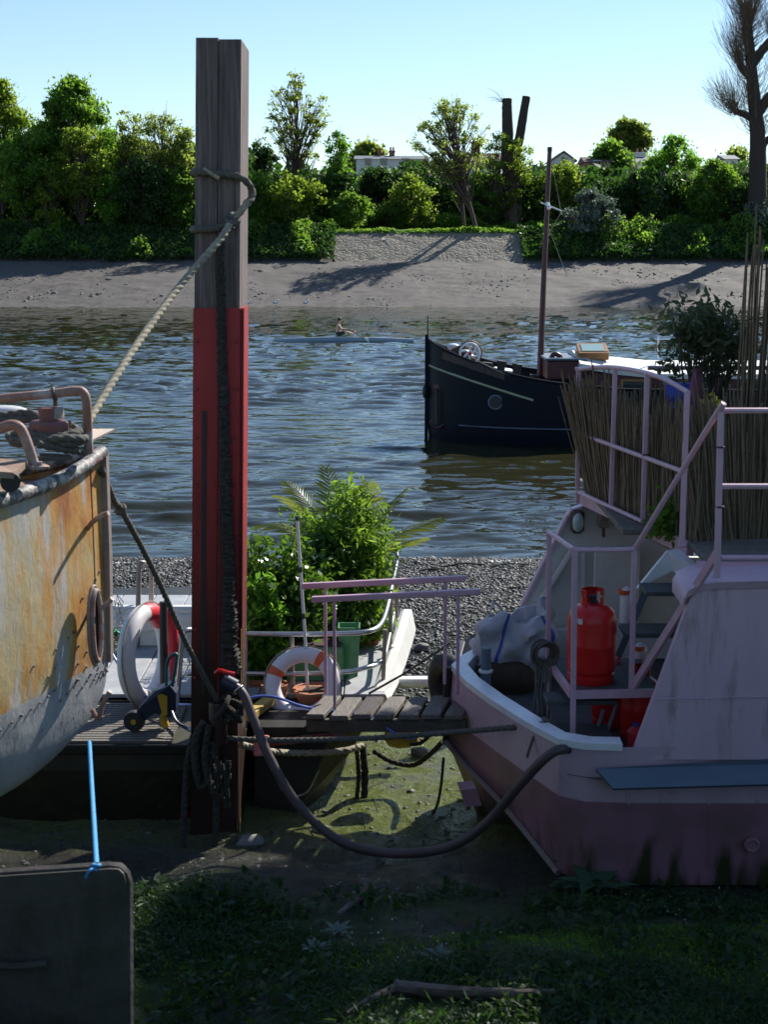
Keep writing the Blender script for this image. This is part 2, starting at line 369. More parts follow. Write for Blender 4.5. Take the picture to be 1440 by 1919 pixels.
def rusty_hull():
    m = bpy.data.materials.new('rusty_hull'); m.use_nodes = True; t = m.node_tree; b = t.nodes['Principled BSDF']; L = t.links.new
    tc = node(t, 'ShaderNodeTexCoord'); g = node(t, 'ShaderNodeNewGeometry')
    def ns(sc, st, det=6, rg=.65):
        mp = node(t, 'ShaderNodeMapping'); mp.inputs['Scale'].default_value = st; L(tc.outputs['Object'], mp.inputs[0])
        n = node(t, 'ShaderNodeTexNoise', Scale=sc, Detail=det, Roughness=rg); L(mp.outputs[0], n.inputs['Vector']); return n.outputs[0]
    def ramp(v, els):
        r = node(t, 'ShaderNodeValToRGB'); e = r.color_ramp.elements
        while len(e) < len(els): e.new(.5)
        for q, (p, c) in zip(e, els): q.position = p; q.color = rgba(c)
        L(v, r.inputs[0]); return r.outputs[0]
    def mix(f, a, bb):
        mx = node(t, 'ShaderNodeMix', data_type='RGBA'); L(f, mx.inputs[0])
        for i, q in ((6, a), (7, bb)):
            if isinstance(q, tuple): mx.inputs[i].default_value = rgba(q)
            else: L(q, mx.inputs[i])
        return mx.outputs[2]
    def rng(v, a, bb):
        mr = node(t, 'ShaderNodeMapRange'); mr.inputs[1].default_value = a; mr.inputs[2].default_value = bb; L(v, mr.inputs[0]); return mr.outputs[0]
    base = ramp(ns(2.3, (1,1,.4)), [(.30, (.36,.35,.31)), (.42, (.44,.34,.17)), (.51, (.48,.24,.06)), (.63, (.32,.10,.03))])
    streak = ns(7, (1,1,.16), 5); base = mix(rng(streak, .52, .64), base, (.42,.41,.385))
    spots = ns(5, (1,1,.8), 8, .75); base = mix(rng(spots, .63, .70), base, (.20,.075,.03))
    fine = ns(40, (1,1,.5), 3); base = mix(rng(fine, .60, .75), base, (.30,.20,.11))
    low = ramp(ns(3.5, (1,1,.5), 7), [(.32, (.24,.24,.25)), (.5, (.34,.34,.35)), (.64, (.40,.40,.40)), (.75, (.20,.17,.14))])
    sep = node(t, 'ShaderNodeSeparateXYZ'); L(g.outputs['Position'], sep.inputs[0])
    col = mix(rng(sep.outputs[2], 2.425, 2.415), base, low)
    L(col, b.inputs['Base Color']); b.inputs['Roughness'].default_value = .62
    nb = ns(26, (1,1,.6), 5); nb2 = ns(2.2, (1,1,1), 2); ad = node(t, 'ShaderNodeMath', operation='MULTIPLY_ADD'); L(nb2, ad.inputs[0]); ad.inputs[1].default_value = 4; L(nb, ad.inputs[2])
    bp = node(t, 'ShaderNodeBump', Strength=.35, Distance=.012); L(ad.outputs[0], bp.inputs['Height']); L(bp.outputs[0], b.inputs['Normal'])
    MATS['rusty_hull'] = m
rusty_hull()
def two_tone(name, top, low, zc):
    m = mat(name, top, tuple(.86*c for c in top), scale=3, rough=.42, bump=.3, bscale=2.5, stretch=(1,1,.3), c3=(.33,.20,.18), s3=7, lo3=.60, hi3=.74)
    t = m.node_tree; b = t.nodes['Principled BSDF']; src = b.inputs['Base Color'].links[0].from_socket; L = t.links.new
    g = node(t, 'ShaderNodeNewGeometry'); sep = node(t, 'ShaderNodeSeparateXYZ'); L(g.outputs['Position'], sep.inputs[0])
    mr = node(t, 'ShaderNodeMapRange'); mr.inputs[1].default_value = zc+.004; mr.inputs[2].default_value = zc-.004; L(sep.outputs[2], mr.inputs[0])
    n = node(t, 'ShaderNodeTexNoise', Scale=3, Detail=7); tc = node(t, 'ShaderNodeTexCoord'); L(tc.outputs['Object'], n.inputs['Vector'])
    r = node(t, 'ShaderNodeValToRGB'); r.color_ramp.elements[0].position = .42; r.color_ramp.elements[1].position = .72
    r.color_ramp.elements[0].color = rgba(low); r.color_ramp.elements[1].color = rgba((low[0]*.6, low[1]*.75, low[2]*.55)); L(n.outputs[0], r.inputs[0])
    mx = node(t, 'ShaderNodeMix', data_type='RGBA'); L(mr.outputs[0], mx.inputs[0]); L(src, mx.inputs[6]); L(r.outputs[0], mx.inputs[7]); L(mx.outputs[2], b.inputs['Base Color'])
two_tone('pink_hull', (.66,.47,.56), (.36,.17,.22), 1.30)
def ground_mats():
    # near foreshore: wet mud, algae film, moss on the higher ground
    m = bpy.data.materials.new('mud'); m.use_nodes = True; t = m.node_tree; b = t.nodes['Principled BSDF']; L = t.links.new
    tc = node(t, 'ShaderNodeTexCoord'); g = node(t, 'ShaderNodeNewGeometry'); sep = node(t, 'ShaderNodeSeparateXYZ'); L(g.outputs['Position'], sep.inputs[0])
    def ns(sc, det=6, rg=.6):
        n = node(t, 'ShaderNodeTexNoise', Scale=sc, Detail=det, Roughness=rg); L(tc.outputs['Object'], n.inputs['Vector']); return n.outputs[0]
    def rng(v, a, bb, c=0, d=1):
        mr = node(t, 'ShaderNodeMapRange'); mr.inputs[1].default_value = a; mr.inputs[2].default_value = bb; mr.inputs[3].default_value = c; mr.inputs[4].default_value = d; L(v, mr.inputs[0]); return mr.outputs[0]
    def mix(f, a, bb):
        mx = node(t, 'ShaderNodeMix', data_type='RGBA'); L(f, mx.inputs[0])
        for i, q in ((6, a), (7, bb)):
            if isinstance(q, tuple): mx.inputs[i].default_value = rgba(q)
            else: L(q, mx.inputs[i])
        return mx.outputs[2]
    def mul(a, bb):
        n = node(t, 'ShaderNodeMath', operation='MULTIPLY'); L(a, n.inputs[0]); L(bb, n.inputs[1]); return n.outputs[0]
    n1 = ns(3.5); n2 = ns(1.1, 5); n3 = ns(18, 5)
    mud = mix(rng(n3, .35, .7), (.030,.028,.022), (.065,.06,.048))
    algae = mix(rng(n3, .4, .65), (.14,.18,.03), (.24,.27,.07))
    band = mul(rng(sep.outputs[1], 14.5, 12.6), rng(sep.outputs[1], 8.9, 9.7))  # algae stops where shade begins, so the shaded foreground stays dark in colour
    col = mix(mul(band, rng(n1, .30, .46)), mud, algae)
    moss = mix(rng(n3, .35, .65), (.012,.028,.006), (.05,.10,.014))
    col = mix(mul(rng(sep.outputs[1], 8.9, 7.9), rng(n2, .38, .50)), col, moss)
    grv = mix(rng(ns(34, 3), .35, .65), (.035,.034,.03), (.10,.097,.085)); grv = mix(rng(n2, .5, .62), grv, (.045,.05,.02))
    col = mix(rng(sep.outputs[1], 13.0, 14.2), col, grv)
    L(col, b.inputs['Base Color'])
    rr = rng(n1, .38, .58, .36, .12); L(rr, b.inputs['Roughness'])
    b.inputs['Specular IOR Level'].default_value = .8; bp = node(t, 'ShaderNodeBump', Strength=1, Distance=.06); ad = node(t, 'ShaderNodeMath', operation='ADD'); L(ns(22, 6, .7), ad.inputs[0]); L(ns(70, 3), ad.inputs[1]); L(ad.outputs[0], bp.inputs['Height']); L(bp.outputs[0], b.inputs['Normal'])
    MATS['mud'] = m
    mat('far_gravel', (.115,.102,.094), (.042,.038,.036), scale=1.7, rough=.85, bump=.8, bscale=5, detail=9, c3=(.09,.081,.075), s3=.16, lo3=.46, hi3=.6, stretch=(1,.55,1))
    mat('bank_earth', (.05,.06,.025), (.08,.085,.035), scale=.8, rough=.95, bump=.5, bscale=4)
    mat('path_gravel', (.36,.32,.27), (.28,.25,.21), scale=2, rough=.9)
    m = mat('revetment', (.25,.225,.185), (.15,.135,.112), scale=2.2, rough=.9, c3=(.15,.14,.10), s3=1.5, lo3=.55, hi3=.66)
    t = m.node_tree; b = t.nodes['Principled BSDF']; tc = node(t, 'ShaderNodeTexCoord'); vo = node(t, 'ShaderNodeTexVoronoi', Scale=1.7); vo.feature = 'DISTANCE_TO_EDGE'
    t.links.new(tc.outputs['Object'], vo.inputs['Vector']); mr = node(t, 'ShaderNodeMapRange'); mr.inputs[2].default_value = .16; t.links.new(vo.outputs['Distance'], mr.inputs[0])
    bp = node(t, 'ShaderNodeBump', Strength=.7, Distance=.08); t.links.new(mr.outputs[0], bp.inputs['Height']); t.links.new(bp.outputs[0], b.inputs['Normal'])
    # water
    m = bpy.data.materials.new('river_water'); m.use_nodes = True; t = m.node_tree; b = t.nodes['Principled BSDF']; L = t.links.new
    b.inputs['Base Color'].default_value = (.024,.024,.009,1); b.inputs['Roughness'].default_value = .03; b.inputs['IOR'].default_value = 1.33
    tc = node(t, 'ShaderNodeTexCoord'); g = node(t, 'ShaderNodeNewGeometry'); sep = node(t, 'ShaderNodeSeparateXYZ'); L(g.outputs['Position'], sep.inputs[0])
    def wv(sc, st, det, rg=.5, dist=0):
        mp = node(t, 'ShaderNodeMapping'); mp.inputs['Scale'].default_value = st; mp.inputs['Rotation'].default_value = (0,0,.12); L(tc.outputs['Object'], mp.inputs[0])
        n = node(t, 'ShaderNodeTexNoise', Scale=sc, Detail=det, Roughness=rg, Distortion=dist); L(mp.outputs[0], n.inputs['Vector']); return n.outputs[0]
    c = wv(5.0, (.7,1,1), 3, .5)
    bp = node(t, 'ShaderNodeBump', Strength=.3, Distance=.04); L(c, bp.inputs['Height'])
    ys = node(t, 'ShaderNodeMapRange'); ys.inputs[1].default_value = 55; ys.inputs[2].default_value = 110; L(sep.outputs[1], ys.inputs[0])
    b2 = node(t, 'ShaderNodeBump', Distance=.16); L(ys.outputs[0], b2.inputs['Strength']); L(wv(1.1, (.45,1,1), 3, .5), b2.inputs['Height']); L(bp.outputs[0], b2.inputs['Normal']); L(b2.outputs[0], b.inputs['Normal'])
    MATS['river_water'] = m
ground_mats()

def stain(name, z0, z1, c):
    m = MATS[name]; t = m.node_tree; b = t.nodes['Principled BSDF']; L = t.links.new; src = b.inputs['Base Color'].links[0].from_socket
    g = node(t, 'ShaderNodeNewGeometry'); sep = node(t, 'ShaderNodeSeparateXYZ'); L(g.outputs['Position'], sep.inputs[0])
    n = node(t, 'ShaderNodeTexNoise', Scale=2.2, Detail=6); mp = node(t, 'ShaderNodeMapping'); mp.inputs['Scale'].default_value = (4,4,.5); L(g.outputs['Position'], mp.inputs[0]); L(mp.outputs[0], n.inputs['Vector'])
    ad = node(t, 'ShaderNodeMath', operation='MULTIPLY_ADD'); L(n.outputs[0], ad.inputs[0]); ad.inputs[1].default_value = 1.3; L(sep.outputs[2], ad.inputs[2])
    mr = node(t, 'ShaderNodeMapRange'); mr.inputs[1].default_value = z1+.65; mr.inputs[2].default_value = z0+.65; L(ad.outputs[0], mr.inputs[0])
    mx = node(t, 'ShaderNodeMix', data_type='RGBA'); L(mr.outputs[0], mx.inputs[0]); L(src, mx.inputs[6]); mx.inputs[7].default_value = rgba(c); L(mx.outputs[2], b.inputs['Base Color'])
stain('red_paint', 1.7, 3.2, (.03,.011,.009))
stain('pink_hull', .66, .92, (.05,.05,.02))

leafmat('leaf_olive_bush', (.05,.065,.03), (.10,.12,.06), (.20,.26,.09), tw=.35, rough=.4)

mat('twig', (.20,.155,.115), (.14,.105,.08), scale=4, rough=.85)
# ------------------------------------------------------------------ ground, water, far bank
GY = [-40, -6, 0, 2.2, 4, 5.2, 6.2, 7.5, 9.35, 12, 16, 21.4, 26, 30]
GZ = [6.5, 4.2, 3.0, 2.45, 1.75, 1.32, 1.07, .88, .64, .42, .2, 0, -.35, -.9]
def ground_z(x, y):
    x = np.asarray(x, dtype=float); y = np.asarray(y, dtype=float)
    z = np.interp(y, GY, GZ)
    near = np.clip((13-y)/4, 0, 1)
    z = z+(vnoise(x+9, y+5, 3, 4, .55)-.5)*.34*near+(vnoise(x+3, y+1, 5, 4, 2.3)-.5)*.11*np.clip((16-y)/6, .25, 1)
    # hollow with a puddle in front of the plate, mound to the right of it
    z = z-.26*np.exp(-(((x+.95)/.42)**2+((y-6.35)/.75)**2))
    z = z-.16*np.exp(-(((x-2.2)/1.3)**2+((y-8.3)/.6)**2))
    z = z+.16*np.exp(-(((x-.5)/1.0)**2+((y-6.3)/.55)**2))
    # rill draining to the left under the pink boat
    z = z-.07*np.exp(-((y-(9.15+.5*(x-.4)))/.13)**2)*np.exp(-((x-.3)/.8)**2)
    return z
def gz(x, y): return float(ground_z(np.array([x]), np.array([y]))[0])
ys = np.concatenate([np.linspace(-40, 3, 30)[:-1], np.linspace(3, 15, 300)[:-1], np.linspace(15, 30, 120)])
xs = np.concatenate([np.linspace(-150, -7, 30)[:-1], np.linspace(-7, 7, 330)[:-1], np.linspace(7, 150, 30)])
X, Y = np.meshgrid(xs, ys); o = grid_mesh('near_foreshore', X, Y, ground_z(X, Y), 'mud'); tag(o, kind='structure')
yy = [16.]
while yy[-1] < 141: yy.append(yy[-1]+max(.055, yy[-1]**2/14000))
yy = np.array(yy); uu = np.linspace(-1, 1, 520); Yw = np.repeat(yy[:, None], 520, 1); Xw = uu[None, :]*(.31*Yw+4)
def waves(x, y):
    r = np.random.default_rng(19); h = np.zeros_like(x)
    pat = .45+1.0*np.clip((vnoise(x*.35+30, y+3, 61, 3, .11)-.3)*2.2, 0, 1)
    amp = pat*np.interp(y, [16, 21, 25, 60, 90, 120, 133], [.1, .3, .9, 1, .9, .85, .8])*(1+.6*np.exp(-((y-83)/3.0)**2)-.45*np.exp(-((y-77.5)/2.2)**2))
    wx = x+.25*np.sin(y*.7+1)+.4*vnoise(x, y, 62, 2, .4); wy = y+.35*vnoise(x+9, y, 63, 2, .5)
    for i in range(70):
        lam = .30*(8.0)**r.random(); th = r.normal(1.45, .40); k = 2*math.pi/lam; sl = WSL*math.sqrt(2/70)
        h += sl/k*np.sin(k*(wx*math.cos(th)+wy*math.sin(th))+r.uniform(0, 6.28))
    return h*amp
WSL = .20
Zw = waves(Xw, Yw); e0 = np.full((len(yy), 1), -2500.); Xw = np.concatenate([e0, Xw, -e0], 1); Yw = np.concatenate([yy[:, None], Yw, yy[:, None]], 1); Zw = np.concatenate([e0*0, Zw, e0*0], 1)
tag(grid_mesh('river_water', Xw, Yw, Zw, 'river_water'), kind='structure')
# far foreshore and bank
def far_z(x, y):
    b = 1.6*(vnoise(x+40, x*0+2, 11, 3, .06)-.5)*2
    z = np.interp(y+b*np.clip((y-128)/6, 0, 1)*np.clip((150-y)/6, 0, 1), [120, 131.8, 140, 148, 152, 157.5, 159, 3000], [-1.2, 0, 1.75, 3.4, 4.1, 7.1, 7.25, 7.4])
    return z+(vnoise(x, y, 12, 4, .35)-.5)*.4*np.clip((y-133)/5, 0, 1)*np.clip((159-y)/4, 0, 1)+(vnoise(x+7, y, 13, 3, 1.1)-.5)*.12*np.clip((y-130)/2, 0, 1)*np.clip((153-y)/3, 0, 1)
xs = np.concatenate([np.linspace(-600, -65, 25)[:-1], np.linspace(-65, 65, 330)[:-1], np.linspace(65, 600, 25)])
X, Y = np.meshgrid(xs, np.linspace(120, 152.4, 120)); tag(grid_mesh('far_foreshore', X, Y, far_z(X, Y), 'far_gravel'), kind='structure')
X, Y = np.meshgrid(np.concatenate([[-3000], xs, [3000]]), np.concatenate([np.linspace(152.4, 160, 25), [165, 180, 220, 300, 600, 1500, 4000]])); Zb = far_z(X, Y)-.7*((X > P(640, 480, 154)[0]) & (X < P(965, 480, 154)[0]) & (Y > 152.5) & (Y < 157.4)); tag(grid_mesh('far_bank', X, Y, Zb, 'bank_earth'), kind='structure')
X, Y = np.meshgrid(np.linspace(-70, 70, 80), np.array([158.6, 159.2, 160.8, 161.3])); Z = far_z(X, Y)+.06; Z[0] -= .2; Z[3] -= .2
tag(grid_mesh('towpath', X, Y, Z, 'path_gravel'), kind='structure')
# stone pitched slope
xa, xb = P(622, 480, 154)[0], P(985, 480, 154)[0]
X, T = np.meshgrid(np.linspace(xa, xb, 90), np.linspace(0, 1, 30)); 
shr = (1-T)*0+T*0; Yr = 151.6+6.2*T; Zr = 3.95+3.42*T+(vnoise(X, T*6, 21, 4, 1.2)-.5)*.22
edge = (vnoise(T*5+3, X*0+1, 22, 3, 1.0)-.5)*2.2; Xr = X+edge*np.where(X < (xa+xb)/2, 1, -1)*np.clip(abs(X-(xa+xb)/2)/((xb-xa)/2), 0, 1)**3-1.2*T*np.where(X > 0, .3, 0)
o = grid_mesh('stone_revetment', Xr, Yr, Zr, 'revetment'); tag(o, 'pale stone pitched river bank slope below the two-stemmed tree', 'revetment')
# loose rocks on the far foreshore (too small to count: stuff)
def rocks(name, pts, sizes, m, seed, kind='stuff'):
    r = np.random.default_rng(seed)
    base = np.array([(0,0,1),(.9,0,.3),(.28,.86,.3),(-.73,.53,.3),(-.73,-.53,.3),(.28,-.86,.3),(.73,.53,-.35),(-.28,.86,-.35),(-.9,0,-.35),(-.28,-.86,-.35),(.73,-.53,-.35)])
    fc = np.array([(0,1,2),(0,2,3),(0,3,4),(0,4,5),(0,5,1),(1,6,2),(2,6,7),(2,7,3),(3,7,8),(3,8,4),(4,8,9),(4,9,5),(5,9,10),(5,10,1),(1,10,6)])
    n = len(pts); S = sizes[:, None, None]*r.uniform(.55, 1.25, (n, 1, 3))*np.array([1, 1, .6]); a = r.uniform(0, 6.28, n)
    V = (base[None]+r.normal(0, .13, (n, 11, 3)))*S; c, s = np.cos(a)[:, None], np.sin(a)[:, None]
    V = np.stack([V[..., 0]*c-V[..., 1]*s, V[..., 0]*s+V[..., 1]*c, V[..., 2]], -1)+pts[:, None, :]
    Q = (fc[None]+np.arange(n)[:, None, None]*11).reshape(-1, 3)
    o = raw_mesh(name, V.reshape(-1, 3), Q, m, False); return tag(o, kind=kind)
n = 5000; x = RNG.uniform(-48, 48, n); y = 132+RNG.beta(1.1, 1.3, n)*20; kk = vnoise(x, y, 71, 4, .3) > .56; x, y = x[kk], y[kk]; n = len(x); z = far_z(x, y)
o = rocks('far_shore_stones', np.stack([x, y, z+.02], 1), RNG.gamma(1.2, .045, n)+.03, 'stone', 3); tag(o, 'dark loose stones scattered over the far foreshore', 'stones')
n = 60000; x = RNG.uniform(-5, 7, n); y = 12.6+RNG.power(1.5, n)*9.0; z = ground_z(x, y)
o = rocks('shingle', np.stack([x, y, z+.008], 1), RNG.gamma(2.0, .006, n)+.009, 'pebble', 4); tag(o, 'grey shingle covering the near shore by the water', 'shingle')
n = 1300; x = RNG.uniform(-2.5, 3, n); y = RNG.uniform(8.6, 13.2, n); z = ground_z(x, y)
o = rocks('mud_stones', np.stack([x, y, z], 1), RNG.gamma(1.3, .006, n)+.006, 'pebble', 5); tag(o, 'small stones and lumps lying in the green mud', 'stones')
for i, (px, py, s, lb) in enumerate([(787, 1417, .09, 'mossy rounded rock on the wet mud behind the sagging rope'), (600, 1562, .07, 'pale stone on the mud under the big hose'), (470, 1588, .10, 'flat pale stone at the foot of the red pile'), (790, 1220, .10, 'dark boulder on the shingle by the gangplank rail')]):
    q = Pz(px, py, .45); q = Pz(px, py, gz(q[0], min(q[1], 20))); q = Pz(px, py, gz(q[0], q[1]))
    mb = MB(); mb.blob((q[0], q[1], q[2]+s*.3), (s, s*.7, s*.55), noise=.16, seed=i); tag(mb.build('rock', 'stone'), lb, 'rock')

# ------------------------------------------------------------------ trees and shrubs of the far bank
def branch(mb, a, b, r0, r1, rn, bend=.15, n=6, k=5):
    a, b = Vector(a), Vector(b); L = (b-a).length
    c = a.lerp(b, .5)+Vector((rn.uniform(-1,1), rn.uniform(-1,1), rn.uniform(-.3,.8)))*L*bend
    pts = [a*(1-t)**2+c*2*t*(1-t)+b*t*t for t in [i/n for i in range(n+1)]]
    mb.tube(pts, lambda t: r0+(r1-r0)*t, n=k); return pts
def tree(name, label, px, top, hw, Y, leaf, dens=1.0, base=None, crown_lo=.25, leafsize=.23, clump=1.0, nclump=34, trunk=.22, seed=0, bark='bark', group='trees on the far bank', cat='tree', stems=None, shape=1.0, off=0, lean=0):
    rn = random.Random(seed*7+1); rg = np.random.default_rng(seed+100)
    x0, _, ztop = P(px, top, Y); bx = P(base if base is not None else px, 430, Y)[0]; zb = float(far_z(np.array([bx]), np.array([Y]))[0])-.1
    H = ztop-zb; W = hw*mpp(Y)*1.01
    root = thing(name, label, cat, (bx, Y, zb), group)
    mbt = MB(); stems = stems or [(bx, 0, 1.0)]
    cen = []; 
    for i in range(int(nclump*1.5)):
        # clumps spread through an uneven ovoid crown, more of them towards its skin
        while True:
            p = Vector((rn.uniform(-1,1), rn.uniform(-1,1), rn.uniform(-1,1)))
            if .12 < p.length < 1: break
        p = p*(p.length**-.35)*.86
        zz = crown_lo+(1-crown_lo)*(p.z*.5+.5)
        wd = (1-abs(p.z)**2.2*.55*shape)*rn.uniform(.62, 1.2)
        cen.append(Vector((x0+p.x*W*wd, Y+p.y*W*.8*wd, zb+H*min(zz, .965))))
    for (sx, dy, sc) in stems:
        tb = Vector((sx, Y+dy, zb-.2)); tt = Vector((x0+(sx-bx)*.5+lean, Y+dy*.5, zb+H*(.78 if crown_lo < .5 else .9)))
        tp = branch(mbt, tb, tt, trunk*sc, trunk*.22*sc, rn, .06, 12, 8)
        for c in cen[::len(stems)] if sx == stems[0][0] else cen[1::len(stems)]:
            # join below the clump
            j = max(1, min(11, int(12*((c.z-zb)/H-.22)/.8))); st = tp[j]
            br = branch(mbt, st, c, max(.035, trunk*.42*(1-j/15)), .018, rn, .16, 6, 4)
            for _ in range(3):
                e = c+Vector((rn.gauss(0,1), rn.gauss(0,1), rn.gauss(0,.8)+.3))*clump*.7
                branch(mbt, br[4], e, .03, .012, rn, .2, 3, 3)
    mbt.build('trunk', bark, root)
    C = []
    for c in cen:
        k = int(dens*140*clump*clump*rn.uniform(.4, 1.6)); r = clump*rn.uniform(.5, 1.3)
        q = rg.normal(size=(k, 3))*np.array([.62, .62, .40])*r*rn.uniform(.55, 1.0)+np.array(c)
        C.append(q)
    C = np.concatenate(C); C = C[C[:, 2] > zb+.1]
    leaves_mesh('crown', C, leafsize, leaf, root, rng=rg)
    return root
T = [
 # name, label, px, top, hw, Y, leaf, kwargs
 ('maple_tree','yellow-green tree cut by the left picture edge, tallest crown there',2,138,48,164,'leaf_yellow',dict(nclump=44,clump=1.2,dens=.9)),
 ('chestnut_tree','dark green broad tree top rising behind the left bank trees',136,140,72,163,'leaf_mid',dict(nclump=62,clump=1.25,dens=1.1,crown_lo=.35,leafsize=.27)),
 ('bank_tree','dense mid-green tree near the left edge in front of the dark tall one',48,228,78,159.5,'leaf_mid',dict(nclump=70,clump=1.15,dens=1.0,crown_lo=.1)),
 ('young_tree','yellow-green young tree in front of the dark broad tree at left',152,216,60,158.5,'leaf_yellow',dict(nclump=46,clump=1.0,dens=.7,crown_lo=.12)),
 ('bank_tree','bright green tree right of the yellow-green young tree',196,236,40,163,'leaf_bright',dict(nclump=36,clump=1.0,crown_lo=.2)),
 ('young_tree','yellow-green sapling added in place of sunlit leaves low on the left bank',92,296,40,157.6,'leaf_yellow',dict(nclump=34,clump=.8,dens=.7,crown_lo=.05,trunk=.12)),  # bright sapling added to stand in for lit parts of the dark mass
 ('young_tree','fresh green sapling added in place of sunlit leaves left of the dark ivy covered tree',205,318,34,157.6,'leaf_bright',dict(nclump=30,clump=.75,dens=.7,crown_lo=.05,trunk=.1)),  # another added sapling, its bright leaves imitating lit foliage
 ('slender_tree','thin open tree with wispy top left of the feathery one',238,192,32,162,'leaf_olive',dict(nclump=30,clump=.7,dens=.55,crown_lo=.35,trunk=.12)),
 ('ash_tree','feathery pale tree left of the tall timber pile',300,192,58,162,'leaf_olive',dict(nclump=64,clump=.75,dens=.5,crown_lo=.3,leafsize=.2)),
 ('ivy_clad_tree','very dark ivy covered tree low on the left bank',262,288,58,158.5,'leaf_dark',dict(nclump=70,clump=1.0,dens=1.2,crown_lo=.0)),
 ('slender_tree','pale leaved tree partly hidden by the left side of the pile',348,226,42,161,'leaf_olive',dict(nclump=46,clump=.8,dens=.7,crown_lo=.15)),
 ('bank_tree','dark green tree showing just left of the pile',330,300,48,159.5,'leaf_mid',dict(nclump=48,clump=.9,crown_lo=.0)),
 ('tall_poplar','tall open-crowned tree standing alone against the sky right of the pile',556,118,60,166,'leaf_olive',dict(nclump=80,clump=.6,dens=.55,crown_lo=.32,trunk=.24,leafsize=.22,shape=.8)),
 ('dark_conifer','dark tree just right of the pile behind brighter shrubs',492,248,34,174,'leaf_dark',dict(nclump=40,clump=.9,crown_lo=.1)),
 ('young_tree','bright lime-green narrow tree right of the tall open tree',634,226,26,166,'leaf_bright',dict(nclump=32,clump=.75,crown_lo=.15,trunk=.12)),
 ('small_maple','low spreading yellow-green tree on the bank right of the pile',548,318,66,160,'leaf_yellow',dict(nclump=46,clump=.85,dens=.75,crown_lo=.12,trunk=.14)),
 ('bank_tree','green shrubby tree touching the right side of the pile',484,318,40,160,'leaf_mid',dict(nclump=42,clump=.85,crown_lo=.0)),
 ('shrub','rounded fresh green shrub right of the low yellow-green tree',655,352,46,162.6,'leaf_mid',dict(nclump=34,clump=.8,crown_lo=.0,trunk=.1,cat='shrub')),
 ('distant_tree','hazy distant tree left of the white roofline',690,256,40,260,'leaf_olive',dict(nclump=40,clump=1.4,leafsize=.5)),
 ('evergreen_hedge','dark rounded evergreen clump below the white roofline',705,308,64,176,'leaf_dark',dict(nclump=80,clump=1.0,dens=1.3,crown_lo=.0,cat='hedge')),
 ('shrub','yellowish shrub on the bank left of the two-stemmed tree',770,322,52,169,'leaf_yellow',dict(nclump=44,clump=.8,dens=.7,crown_lo=.0,trunk=.1,cat='shrub')),
 ('shrub','low mixed green shrub above the stone slope at its left',735,372,50,169,'leaf_mid',dict(nclump=36,clump=.75,crown_lo=.0,trunk=.1,cat='shrub')),
 ('two_stemmed_tree','spreading two-stemmed tree with open pale crown above the stone slope',848,168,84,158.3,'leaf_olive',dict(nclump=100,clump=.62,dens=.5,crown_lo=.30,trunk=.27,base=892,leafsize=.2,stems=[(P(896,430,158.3)[0],0,1.0),(P(872,430,158.3)[0],.6,.75)])),
 ('small_maple','yellow-green leafy tree wrapped round the sawn-off trunk',948,238,66,173,'leaf_yellow',dict(nclump=66,clump=.72,dens=.6,crown_lo=.22,trunk=.16,base=905,leafsize=.2)),
 ('shrub','bushy green growth left of the sawn-off trunk foot',905,318,62,174,'leaf_mid',dict(nclump=52,clump=.85,crown_lo=.0,trunk=.1,cat='shrub')),
 ('shrub','yellow-green scrub right of the sawn-off trunk',1058,292,54,174,'leaf_yellow',dict(nclump=54,clump=.8,dens=.75,crown_lo=.0,trunk=.12,cat='shrub')),
 ('willow_bush','grey-green drooping willow bush behind the barge mast',1112,352,56,156.5,'leaf_grey',dict(nclump=62,clump=.7,dens=1.0,crown_lo=-.15,trunk=.14,cat='shrub')),
 ('distant_tree','tall airy distant tree above the right-hand rooftops',1182,210,54,235,'leaf_olive',dict(nclump=90,clump=1.1,dens=.7,crown_lo=.35,leafsize=.42)),
 ('round_tree','dark round-topped tree in front of the airy distant one',1146,260,37,215,'leaf_mid',dict(nclump=60,clump=1.1,dens=1.3,crown_lo=.4,leafsize=.4)),
 ('bank_tree','bright green full tree on the right bank below the rooftops',1264,243,62,171,'leaf_bright',dict(nclump=76,clump=.9,dens=.9,crown_lo=.08)),
 ('bank_tree','dark tree between the willow bush and the bright green tree',1192,318,44,174,'leaf_dark',dict(nclump=50,clump=.9,crown_lo=.0)),
 ('bank_tree','mid-green tree right of the bright green tree',1342,292,56,162,'leaf_mid',dict(nclump=60,clump=.9,dens=.9,crown_lo=.0)),
 ('bank_tree','dark tree at the foot of the bare pollard',1420,325,52,160,'leaf_dark',dict(nclump=56,clump=.9,crown_lo=.0)),
 ('distant_tree','pale distant tree behind the bare pollard',1385,272,40,240,'leaf_olive',dict(nclump=44,clump=1.2,dens=.5,leafsize=.4)),
 ('willow_bush','grey-green willow at the right picture edge below the pollard',1432,372,40,156.8,'leaf_grey',dict(nclump=40,clump=.7,crown_lo=-.1,trunk=.12,cat='shrub')),
]
for i, (nm, lb, px, top, hw, Yd, lf, kw) in enumerate(T):
    tree(nm, lb, px, top, hw, Yd, lf, seed=i+1, **kw)
